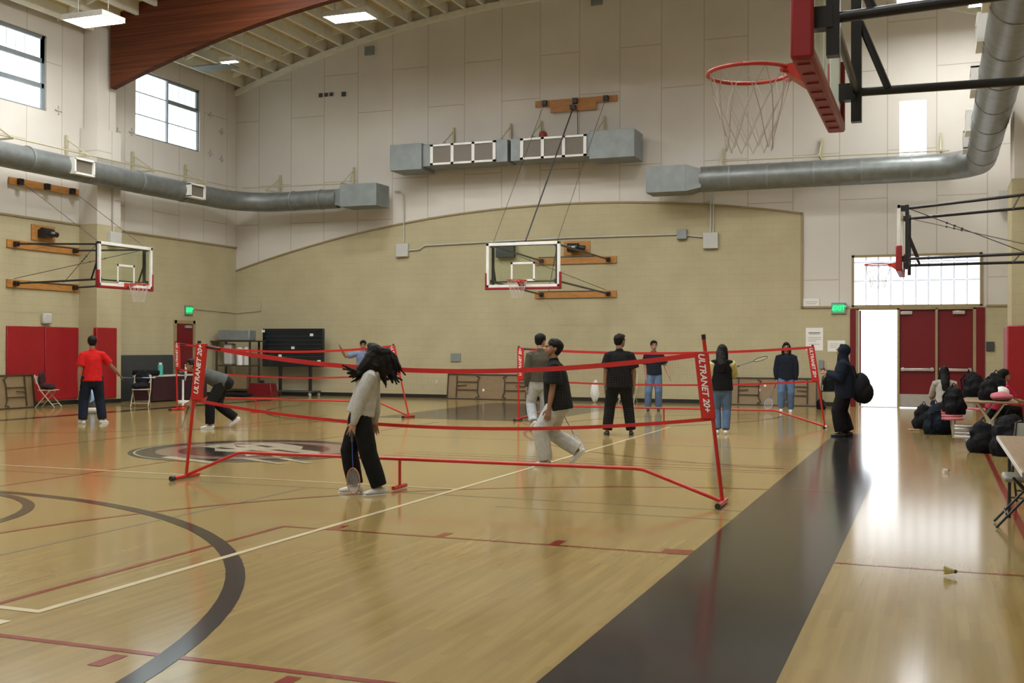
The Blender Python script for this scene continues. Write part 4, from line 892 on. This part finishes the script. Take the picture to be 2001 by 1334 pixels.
# 3 front girl
hairs = [(0, .01, [(.0, -.075, -.04), (.01, -.12, -.11), (.015, -.16, -.165)]), (.02, .02, [(.02, -.09, .0), (.03, -.135, -.06), (.02, -.175, -.12)]), (-.02, .0, [(-.03, -.05, -.07), (-.03, -.07, -.14), (-.02, -.085, -.20)]),
         (.02, .0, [(.03, -.06, -.05), (.03, -.10, -.11), (.04, -.13, -.19)]), (0, -.01, [(.0, .03, -.09), (-.02, .09, -.125), (-.03, .15, -.15)]), (-.03, -.01, [(-.055, .05, -.08), (-.06, .10, -.12), (-.07, .16, -.125)]),
         (-.03, -.01, [(-.05, -.01, -.07), (-.055, .0, -.13), (-.05, .01, -.19)]), (.02, -.01, [(.05, .0, -.07), (.06, .02, -.13), (.06, .04, -.18)])]
t, q = person('girl in heather grey hoodie and black flared trousers, long hair flying, nearest player', (-5.60, 10.42), 116, 1.60, 'heather_hoodie', 'black_cloth', shoe='sneaker', skin='skin2', lean=-14, drop=.0, arms={-1: (24, 6, 14, 4), 1: (-6, 12, -2, 6)}, feet={-1: (-.09, -.12, 0), 1: (.09, .14, 0)}, toe=(25, 10),
              head=(-50, -18), hair='flying', backroll=hairs, sleeve='long', hood='down', topfit=.03, botfit=.04, hem=-.02, pelvis=(.0, .08), vox=.009)
g_ = wpt(t, q['hand'][-1])
racket(g_ + Vector((0, 0, .03)), (.06, -.03, -1), (.35, 1, 0), 'badminton racket hanging head-down from the front girl\'s hand', 'orange')
# 4 blue tee boy behind
t, q = person('boy in pale blue tee at the far left court, one arm raised', (-14.35, 26.4), 205, 1.74, 'blue_tee', 'dark_jeans', arms={-1: (10, 15, 20, 5), 1: (25, 75, 150, 25)}, head=(0, 5))
# 5 olive sweater boy walking left
t, q = person('tall boy in dark olive long shirt and pale ripped jeans, partly behind boy in black', (-6.86, 19.42), 27, 1.80, 'olive_shirt', 'pale_jeans', skin='skin2', sleeve='long', arms={-1: (-5, 8, 10, 4), 1: (10, 8, 25, 4)}, feet={-1: (-.14, -.12, .10), 1: (.12, .18, 0)}, lift=(35, 0), toe=(25, 0), head=(-50, 0), hair='fluffy', topfit=.03, botfit=.03)
# 6 white trousers boy
t, q = person('boy in black tee and baggy white trousers, walking behind the nearest net', (-4.62, 13.79), 108, 1.72, 'black_cloth', 'white_pants', lean=7, arms={-1: (5, 6, 10, 4), 1: (-4, 6, 2, 4)}, feet={-1: (-.06, .16, 0), 1: (.10, -.26, .12)}, lift=(0, 40), head=(20, -28), hair='fluffy', topfit=.06, botfit=.05, hem=.09, drop=.05, vox=.01)
racket(wpt(t, q['hand'][1]) + Vector((.02, .1, .1)), (.45, .1, -.85), (.85, -.25, .4), 'badminton racket held edge-on behind boy in white trousers')
# 7 black clad man
t, q = person('broad boy all in black seen from behind, legs apart', (-5.27, 19.15), 18, 1.80, 'black_cloth', 'black_cloth', shoe='dksneaker', arms={-1: (2, 10, 8, 2), 1: (4, 14, 12, 0)}, feet={-1: (-.21, 0, 0), 1: (.21, 0, 0)}, toe=(10, 10), head=(-45, 0), topfit=.05, botfit=.035, hem=.08)
# 8 navy tee + jeans facing
t, q = person('boy in navy tee and ripped blue jeans facing the camera at the far court', (-6.55, 27.0), 195, 1.74, 'navy_tee', 'mid_jeans', shoe='dksneaker', skin='skin2', arms={1: (8, 6, 12, -4), -1: (5, 22, 30, 18)}, feet={-1: (-.12, 0, 0), 1: (.14, .05, 0)}, topfit=.03, botfit=.03, head=(8, 0))
# 9 girl with yellow sleeves
t, q = person('girl from behind in black and yellow varsity hoodie beside near right post', (-3.62, 20.1), 12, 1.62, 'black_cloth', 'mid_jeans', sleevem='yellow_sleeve', sleeve='long', arms={-1: (5, 10, 20, 2), 1: (40, 12, 110, -4)}, feet={-1: (-.07, .02, 0), 1: (.07, -.06, 0)}, hair='long', hood='down', topfit=.035, hem=.04, head=(-20, 10))
racket(wpt(t, q['hand'][1]), (.75, .1, .25), (0, .3, 1), 'badminton racket raised flat by the girl in yellow sleeves', 'black')
# 10 navy hoodie woman
t, q = person('girl in navy hoodie and jeans with long hair, facing us by the leaning table', (-3.42, 27.7), 187, 1.70, 'navy_tee', 'mid_jeans', skin='skin2', sleeve='long', arms={-1: (4, 8, 8, 2), 1: (4, 10, 10, 2)}, feet={-1: (-.1, .02, 0), 1: (.12, .12, .02)}, hair='long', hood='down', topfit=.045, botfit=.03, hem=.07)
racket(wpt(t, q['hand'][1]), (-.35, -.1, -1), (.2, 1, 0), 'badminton racket held low by the girl in navy hoodie')
# 11 hooded person with backpack
t, q = person('person in black hooded coat with a round backpack, looking down near the open door', (-1.50, 20.4), 92, 1.63, 'navy_tee', 'black_cloth', sleeve='long', lean=5, shoe='dksneaker', arms={-1: (8, 4, 112, -12), 1: (12, 4, 118, -12)}, feet={-1: (-.1, .07, 0), 1: (.1, -.05, 0)}, hood='up', hair='hooded', head=(0, -25), topfit=.07, botfit=.06, hem=.16)
bp = thing('backpack', 'round black backpack worn by the hooded person', 'backpack', (-1.24, 20.38, .86))
mb = MB(); mb.ell((0, 0, 0), (.17, .17, .27)); mb.ell((.06, 0, -.08), (.16, .16, .2)); mb.build('bag_body', 'bag', bp)
mb = MB(); mb.tube([(-.06, -.1, .2), (-.12, -.13, .38), (-.27, -.14, .40), (-.36, -.15, .25), (-.32, -.16, .0), (-.1, -.12, -.12)], .018, 6); mb.build('strap', 'bag', bp)
mb = MB(); mb.bb((-1.83, 20.30, 1.12), (-1.82, 20.37, 1.27)); tag(mb.build('phone', 'greybox', loc=(-1.82, 20.33, 1.12)), 'pale phone held by the hooded person', 'phone')
# 12 seated, light shirt
t, q = person('seated person in light shirt with long black hair before the red doors', (.16, 23.6), 8, 1.62, 'light_shirt', 'dark_jeans', drop=.40, lean=10, feet={-1: (-.1, .45, 0), 1: (.1, .45, 0)}, arms={-1: (30, 10, 70, -5), 1: (30, 10, 70, -5)}, hair='long', sleeve='long')
t, q = person('seated girl in pink tee with curly dark hair, leaning over a book', (.98, 22.0), -62, 1.62, 'pink_tee', 'black_cloth', drop=.40, lean=20, feet={-1: (-.1, .42, 0), 1: (.1, .42, 0)}, arms={-1: (35, 5, 80, -5), 1: (35, 5, 80, -5)}, hair='fluffy', head=(0, -20), skin='skin2')
t, q = person('person in dark clothes mostly hidden behind the right pilaster', (1.52, 26.1), 90, 1.68, 'navy_tee', 'black_cloth', arms={-1: (5, 2, 10, 0), 1: (5, 2, 10, 0)})

# ------------------------------------------------------------------ furniture
def folding_chair(loc, rz, lab, m='beige', seatm=None, grp=None, back=True):
    t = thing('folding_chair', lab, 'chair', loc, R(rz), grp); sm = seatm or m
    mb = MB(); mb.bb((-.2, -.19, .43 if seatm is None else .405), (.2, .2, .455)); mb.build('seat', sm, t, bevel=.02)
    if back: mb = MB(); mb.tube([(-.2, -.245, .66), (0, -.27, .66), (.2, -.245, .66)], .012, 6); mb.add([(-.2, -.22, .6), (.2, -.22, .6), (.2, -.27, .80), (-.2, -.27, .80), (-.2, -.235, .6), (.2, -.235, .6), (.2, -.285, .80), (-.2, -.285, .80)], [(0, 1, 2, 3), (5, 4, 7, 6), (0, 4, 5, 1), (3, 2, 6, 7), (0, 3, 7, 4), (1, 5, 6, 2)]); mb.build('backrest', sm, t)
    for s in (-1, 1):
        mb = MB(); mb.tube([(s * .215, .25, .012), (s * .215, -.12, .45)] + ([(s * .2, -.27, .80), (s * .15, -.28, .82)] if back else []), .012, 8); mb.build('leg', m, t)
        mb = MB(); mb.tube([(s * .19, -.25, .012), (s * .19, .12, .44)], .012, 8); mb.build('leg', m, t)
    mb = MB(); mb.tube([(-.215, .18, .1), (.215, .18, .1)], .009, 6); mb.tube([(-.19, -.17, .13), (.19, -.17, .13)], .009, 6); mb.build('stretcher', m, t)
    return t
def drape(loc, rz, lab, m, sc=(1, 1, 1)):
    mb = MB(); mb.ell((0, -.17, .26), (.17 * sc[0], .07, .2 * sc[2])); mb.ell((.02, .0, .08), (.2 * sc[0], .18, .08)); mb.ell((.1, .1, .07), (.12, .12, .07))
    o = mb.build('jacket', m); o.location = loc; o.rotation_euler.z = R(rz); r_ = o.modifiers.new('r', 'REMESH'); r_.mode = 'VOXEL'; r_.voxel_size = .02; r_.use_smooth_shade = True; dsp(o, .05, .12); return tag(o, lab, 'jacket')
folding_chair((-20.85, 21.95, 0), -70, 'beige folding chair in front of the red pads, holding maroon jacket')
drape((-20.85, 21.95, .455), -70, 'maroon jacket bundled on the chair by the red pads', 'cloth_m')
folding_chair((-19.1, 23.3, 0), -150, 'beige folding chair beside the black mats, holding dark jacket')
drape((-19.1, 23.3, .455), -150, 'black jacket heaped on the chair beside the black mats', 'bag', (1.1, 1, 1.2))
folding_chair((-8.1, 30.4, 0), 180, 'beige folding chair against the far wall behind the boy in black')
mb = MB(); mb.ell((0, 0, .3), (.13, .1, .3)); mb.ell((.02, 0, .55), (.05, .04, .1)); o = mb.build('plastic_bag', 'paper'); o.location = (-9.05, 30.3, 0); dsp(o, .05, .1); tag(o, 'white plastic bag standing at the far wall left of boy in black', 'bag')

def leaning_table(loc, rz, lab, W=2.85, Hh=.76, m='tabletop', dots=()):
    """stands on its long edge, underside toward us (local -y)"""
    t = thing('folding_table', lab, 'table', loc, R(rz), 'folding tables leaning on edge')
    tl = Matrix.Rotation(R(-7), 3, 'X'); P = lambda x, y, z: tl @ Vector((x, y, z))
    mb = MB(); mb.box(P(0, 0, Hh / 2), (W, .03, Hh), tl); mb.build('tabletop', m, t, bevel=.01)
    mb = MB()
    for a, b, c, d in ((-W / 2, 0, W / 2, .025), (-W / 2, Hh - .025, W / 2, Hh), (-W / 2, 0, -W / 2 + .03, Hh), (W / 2 - .03, 0, W / 2, Hh)): mb.box(P((a + c) / 2, -.03, (b + d) / 2), (c - a, .04, d - b), tl)
    mb.build('edge_band', 'tabdark', t)
    for s in (-1, 1):
        x0, x1 = s * W * .39, s * W * .16
        mb = MB(); r = .013
        for z in (.28, .52): mb.tube([P(x0, -.05, z), P(x1, -.05, z)], r, 6)
        mb.tube([P(x0, -.05, .05), P(x0, -.05, Hh - .05)], r * 1.3, 6)
        c = .04; xi = s * W * .13
        mb.tube([P(x1 + s * .03, -.05, .05), P(xi, -.05, .09), P(xi + s * .06, -.05, .2), P(xi + s * .06, -.05, .58), P(xi, -.05, Hh - .1), P(x1 + s * .03, -.05, Hh - .06)], r * 1.2, 6)
        mb.tube([P(x0, -.05, .4), P((x0 + x1) / 2, -.06, .42)], r, 6); mb.build('leg_frame', 'tabdark', t)
    for (x, z) in dots:
        mb = MB(); mb.box(P(x, -.018, z), (.06, .004, .07), tl); mb.build('sticker', 'paper', t)
    return t
leaning_table((-12.36, 30.62, 0), 0, 'brown folding table on edge at far wall, left of boy in olive', 2.85, dots=((-.25, .28),))
leaning_table((-4.15, 30.62, 0), 0, 'brown folding table on edge at far wall behind the girl in navy', 2.35, dots=((-.35, .42), (-.2, .55)))
leaning_table((-21.25, 20.6, 0), 90, 'brown folding table on edge against the left wall by the red pads', 2.6, .84)

# black mats and table at left wall
mb = MB(); mb.bb((XL + .02, 25.3, 0), (XL + .12, 27.65, 1.3)); tag(mb.build('gym_mat', 'dkgrey', loc=(XL, 26.5, 0), bevel=.02), 'black mat panel leaning on the left wall near the small door', 'mat')
t = thing('cloth_table', 'dark cloth-covered table before the black mat panel', 'table', (-20.6, 26.4, 0))
mb = MB(); mb.bb((-.35, -1.2, .70), (.35, 1.25, .735)); mb.build('tabletop', 'greybox', t, bevel=.008)
mb = MB(); mb.bb((-.34, -1.19, .03), (.34, 1.24, .70)); o = mb.build('cloth_skirt', 'dark_maroon' if 'dark_maroon' in M else 'cloth_m', t, smooth=False)
mb = MB(); mb.bb((-20.255, 26.95, .3), (-20.25, 27.1, .42)); tag(mb.build('label_card', 'greybox', loc=(-20.25, 27.0, .3)), 'small pale card on the dark table cloth', 'card')
t = thing('water_bottle', 'teal water bottle on the dark table by the left wall', 'bottle', (-20.45, 25.75, .735))
mb = MB(); mb.tube([(0, 0, 0), (0, 0, .3)], .075, 16); mb.build('bottle_body', 'teal', t); mb = MB(); mb.tube([(0, 0, .3), (0, 0, .36)], .045, 12); mb.build('cap', 'white', t)
mb = MB(); mb.bb((-.3, -.25, 0), (.3, .25, .16)); o = mb.build('backpack', 'bag', bevel=.06); o.location = (-20.5, 25.2, .735); dsp(o, .05, .12); tag(o, 'dark bag lying on the near end of the cloth table', 'bag')
# jug behind the red boy
t = thing('water_jug', 'dark water jug with pale blue curve, seen between the legs of boy in red', 'jug', (-19.48, 21.99, 0))
mb = MB(); mb.tube([(0, 0, 0), (0, 0, .55), (0, 0, .62)], [.2, .2, .12], 18); mb.build('jug_body', 'dkgrey', t)
mb = MB(); pts = [Vector((.205 * math.sin(R(a)), -.205 * math.cos(R(a)), z)) for a, z in ((25, .5), (38, .4), (42, .3), (35, .22), (20, .17))]
mb.tube(pts, [.012, .04, .055, .04, .012], 8); mb.build('swoosh', 'ltblue', t)
mb = MB(); mb.tube([(0, 0, 0.0), (0, 0, .04)], .215, 18); mb.build('base_ring', 'white', t)
# pedestal fan near the small door
t = thing('pedestal_fan', 'white round fan on a stand beside the near-left net post', 'fan', (-19.75, 25.85, 0), R(130))
mb = MB(); mb.tube([(0, 0, 0), (0, 0, .04)], .18, 18); mb.tube([(0, 0, .04), (0, 0, .62)], .03, 10); mb.build('stand', 'white', t)
mb = MB(); mb.torus((0, -.06, .82), .22, .014, ax='y'); mb.torus((0, -.09, .82), .14, .006, ax='y')
for k in range(16): a = 2 * math.pi * k / 16; mb.tube([(.03 * math.cos(a), -.1, .82 + .03 * math.sin(a)), (.22 * math.cos(a), -.06, .82 + .22 * math.sin(a))], .004, 4)
mb.build('grille', 'white', t)
mb = MB(); mb.tube([(0, -.03, .82), (0, .12, .82)], [.07, .05], 12); mb.build('motor', 'dkgrey', t)
mb = MB()
for k in range(3):
    a = 2 * math.pi * k / 3; e = Vector((math.cos(a), 0, math.sin(a))); s = Vector((-math.sin(a), 0, math.cos(a)))
    mb.add([e * .03 + Vector((0, -.05, .82)), e * .19 - s * .07 + Vector((0, -.045, .82)), e * .19 + s * .07 + Vector((0, -.07, .82)), e * .03 + s * .03 + Vector((0, -.06, .82))], [(0, 1, 2, 3)])
mb.build('blades', 'dkgrey', t)
# dark display on a rolling stand
t = thing('display_stand', 'large dark display on a wheeled stand at the left end of the far wall', 'display', (-19.0, 30.45, 0))
mb = MB(); mb.bb((-1.16, -.06, .92), (1.06, .05, 2.13)); sc = mb.build('screen', 'navyscreen', t, bevel=.015)
for x, z in ((.65, 1.93), (-.03, 1.52), (-.5, 1.27), (.92, 1.1), (-1.13, 2.05)):
    mb = MB(); mb.bb((x - .06, -.066, z - .04), (x + .06, -.06, z + .04)); mb.build('paper_tag', 'paper', sc)
mb = MB()
for i in range(1, 8): mb.bb((-1.1, -.064, .98 + i * .13), (1.0, -.06, .99 + i * .13))
mb.build('slat_lines', 'dkgrey', sc)
for x in (-.55, .55): mb = MB(); mb.bb((x - .04, .0, .16), (x + .04, .08, 1.0)); mb.build('post', 'black', t)
mb = MB(); mb.bb((-.5, .02, .58), (.5, .06, .61)); mb.build('crossbar', 'black', t)
mb = MB(); mb.bb((-.75, -.3, .12), (.8, .3, .17)); mb.build('base', 'dkgrey', t, bevel=.02)
for x in (-.7, .72):
    for y in (-.26, .26): mb = MB(); mb.tube([(x - .02, y, .06), (x + .02, y, .06)], .06, 12); mb.build('wheel', 'greybox', t)
# equipment cart at the corner
t = thing('storage_rack', 'metal storage rack loaded with clutter in the far left corner', 'rack', (-20.75, 29.9, 0))
for x in (-.62, .62):
    for y in (-.25, .25): mb = MB(); mb.bb((x - .025, y - .025, .05), (x + .025, y + .025, 1.75)); mb.build('post', 'tabdark', t)
for z in (.2, .95, 1.72): mb = MB(); mb.bb((-.85 if z > 1.5 else -.65, -.28, z - .02), (.85 if z > 1.5 else .65, .28, z + .02)); mb.build('shelf', 'tabdark', t)
mb = MB(); mb.bb((-20.75 - .62, 29.72, 1.74), (-20.75 + .55, 30.1, 2.08)); tag(mb.build('crate', 'galvflat', loc=(-20.75, 29.9, 1.74), bevel=.03), 'grey crate on top of the corner rack', 'crate')
mb = MB(); mb.bb((-21.2, 29.75, .97), (-20.9, 30.05, 1.65)); tag(mb.build('bin', 'greybox', loc=(-21.05, 29.9, .97), bevel=.05), 'tall grey bin inside the corner rack', 'bin')
for k, x in enumerate((-20.62, -20.36)):
    mb = MB(); mb.tube([(0, 0, 0), (0, 0, .5), (0, 0, .58)], [.11, .115, .05], 14); o = mb.build('jug', 'paper'); o.location = (x, 29.85, .97); tag(o, ('left' if k == 0 else 'right') + ' of the two white jugs in the corner rack', 'jug')
mb = MB(); mb.bb((-21.2, 29.7, .22), (-20.3, 30.1, .66)); tag(mb.build('carton', 'tabletop', loc=(-20.75, 29.9, .22), bevel=.01), 'brown carton on the low shelf of the corner rack', 'box')
t = thing('ice_chest', 'red chest on the floor between the corner rack and the display', 'chest', (-19.62, 29.6, 0))
mb = MB(); mb.add([(-.48, -.2, 0), (.48, -.2, 0), (.48, .2, 0), (-.48, .2, 0), (-.38, -.17, .42), (.38, -.17, .42), (.38, .17, .42), (-.38, .17, .42)], [(0, 1, 2, 3), (4, 5, 6, 7), (0, 1, 5, 4), (1, 2, 6, 5), (2, 3, 7, 6), (3, 0, 4, 7)]); mb.build('chest_body', 'doorred', t, bevel=.02)
mb = MB(); mb.bb((-.1, -.02, .42), (.05, .02, .5)); mb.build('handle', 'black', t)
mb = MB(); mb.bb((-.45, -.2, 0), (.45, .2, .12)); o = mb.build('duffel_bag', 'bag', bevel=.05); o.location = (-20.3, 29.2, 0); dsp(o, .04, .1); tag(o, 'low black duffel on the floor before the corner rack', 'bag')

# ------------------------------------------------------------------ right side: lunch table, bags
t = thing('cafeteria_table', 'long lunch table with pink stools, buried under backpacks', 'table', (.80, 20.2, 0))
mb = MB(); mb.bb((-.38, -1.5, .70), (.38, 1.5, .735)); mb.build('tabletop', 'tabletop', t, bevel=.01)
for y in (-1.2, -.35, .5, 1.3):
    mb = MB(); mb.tube([(0, y, .14), (-.55, y, .16), (-.56, y, .42)], .03, 8); mb.build('stool_arm', 'alu', t)
    mb = MB(); mb.tube([(-.56, y, .42), (-.56, y, .455)], .17, 18); mb.build('stool_seat', 'pinkseat', t, bevel=.01)
for y in (-1.1, 1.1): mb = MB(); mb.tube([(-.2, y, .08), (.2, y, .70)], .02, 8); mb.tube([(.2, y, .08), (-.2, y, .70)], .02, 8); mb.tube([(-.35, y, .06), (.35, y, .06)], .022, 8); mb.build('leg_frame', 'alu', t)
mb = MB(); mb.tube([(-.33, -1.35, .06), (-.33, 1.3, .06)], .025, 8); mb.tube([(.3, -1.35, .06), (.3, 1.3, .06)], .025, 8); mb.build('floor_rail', 'alu', t)
def backpack(loc, rz, lab, m='bag', s=1.0, lay=0):
    t = thing('backpack', lab, 'backpack', loc, R(rz))
    mb = MB(); mb.ell((0, 0, .25 * s), (.17 * s, .12 * s, .2 * s)); mb.ell((0, -.09 * s, .15 * s), (.13 * s, .08 * s, .14 * s)); mb.bb((-.165 * s, -.09 * s, 0), (.165 * s, .11 * s, .32 * s)); mb.ell((-.16 * s, 0, .1 * s), (.06 * s, .08 * s, .1 * s))
    o = mb.build('bag_body', m, t); r_ = o.modifiers.new('r', 'REMESH'); r_.mode = 'VOXEL'; r_.voxel_size = .016; r_.use_smooth_shade = True; dsp(o, .045, .1)
    for q in (-1, 1): mb = MB(); mb.tube([(q * .09 * s, .1 * s, .4 * s), (q * .11 * s, .17 * s, .3 * s), (q * .12 * s, .14 * s, .08 * s)], .014, 6); mb.build('strap', m, t)
    mb = MB(); mb.tube([(-.04, .06 * s, .44 * s), (0, .06 * s, .5 * s), (.04, .06 * s, .44 * s)], .01, 6); mb.build('top_loop', m, t)
    if lay: t.rotation_euler.x = R(lay)
    return t
bl = [((-.22, 23.0, 0), 10, 'black backpack on the floor at the left end of the pile', 'bag', 1.05, 0),
      ((.02, 21.6, 0), 30, 'large navy backpack on floor in front of the seated person', 'bagnavy', 1.25, 0),
      ((.1, 22.6, 0), -20, 'dark backpack wedged behind the large navy backpack', 'bag', 1.2, 0),
      ((.62, 20.4, .735), 20, 'black backpack on the lunch table, left front', 'bag', .85, 0),
      ((.95, 20.9, .735), -15, 'black backpack on the lunch table, standing farthest right', 'bag', .9, 0),
      ((.58, 21.2, .735), 70, 'black backpack on the lunch table, beside the seated person\'s back', 'bag', .9, 0),
      ((.3, 20.0, .456), 60, 'black backpack on the pink stool in the middle', 'bag', 1.0, 0),
      ((.64, 18.0, 0), -10, 'tall black backpack on floor beside the front pink stool', 'bag', 1.05, 0),
      ((.28, 20.75, .456), 0, 'black backpack on the stool nearest the seated person', 'bag', 1.0, 0),
      ((1.0, 17.6, 0), 15, 'black backpack on floor at the picture edge behind the folding chairs', 'bag', 1.35, 0),
      ((.78, 19.2, .735), 10, 'black backpack with white tags on the front of the lunch table', 'bag', .75, 0)]
for a in bl: backpack(*a)
mb = MB(); mb.ell((0, 0, .07), (.17, .22, .07)); o = mb.build('jacket', 'pinkc'); o.location = (.95, 18.95, .735); dsp(o, .05, .1); tag(o, 'pink jacket draped on the near end of the lunch table', 'jacket')
mb = MB(); mb.ell((0, 0, .09), (.12, .12, .1)); mb.tube([(.02, -.05, .01), (.02, -.2, .01)], [(.09, .006), (.07, .006)], 10, ax=(1, 0, 0)); o = mb.build('cap', 'paper'); o.location = (1.02, 20.3, .735); tag(o, 'white cap on the lunch table behind the pink jacket', 'cap')
mb = MB(); mb.box((0, 0, .012), (.2, .28, .024)); o = mb.build('book', 'tablewood'); o.location = (-.08, 23.4, .5); tag(o, 'tan book lying on the floor beside the leftmost backpacks', 'book')
o.location = (-.40, 22.4, .0)
t = thing('bench', 'plain bench under the two seated people before the red doors', 'bench', (.6, 22.9, 0), R(-50))
mb = MB(); mb.bb((-.95, -.16, .40), (.95, .16, .43)); mb.build('seat', 'pinkseat', t, bevel=.01)
for x in (-.75, .75): mb = MB(); mb.bb((x - .02, -.14, 0), (x + .02, .14, .40)); mb.build('leg', 'alu', t)
# foreground table and chairs
t = thing('folding_table', 'wood-topped folding table cut by the right picture edge', 'table', (.92, 9.6, 0))
mb = MB(); mb.bb((-.40, -1.7, .72), (.40, 1.55, .75)); mb.build('tabletop', 'tablewood', t, bevel=.008)
mb = MB(); mb.bb((-.405, -1.7, .715), (-.4, 1.555, .745)); mb.bb((-.4, 1.55, .715), (.4, 1.555, .745)); mb.build('edge_band', 'white', t)
for y in (-1.3, 1.45):
    for x in (-.3, .3): mb = MB(); mb.tube([(x, y, .01), (x, y, .72)], .014, 8); mb.build('leg', 'black', t)
M['greypad'] = mat('grey_padded_vinyl', (.28, .27, .24), .3)
folding_chair((.73, 10.6, 0), -90, 'black folding stool with grey padded seat under the near table', 'black', 'greypad', back=False)
folding_chair((.9, 12.0, 0), 170, 'folding chair with grey padded back beyond the near table end', 'black', 'greypad')
# items hidden in part behind the hooded person
folding_chair((-2.6, 29.9, 0), 180, 'folding chair against the far wall left of the hooded person', 'black')
backpack((-2.6, 29.85, .456), 180, 'dark backpack on the folding chair behind the hooded person', 'bag', .9)
backpack((-2.75, 29.3, 0), 160, 'small dark bag on the floor below the chair by the notices', 'bag', .6)
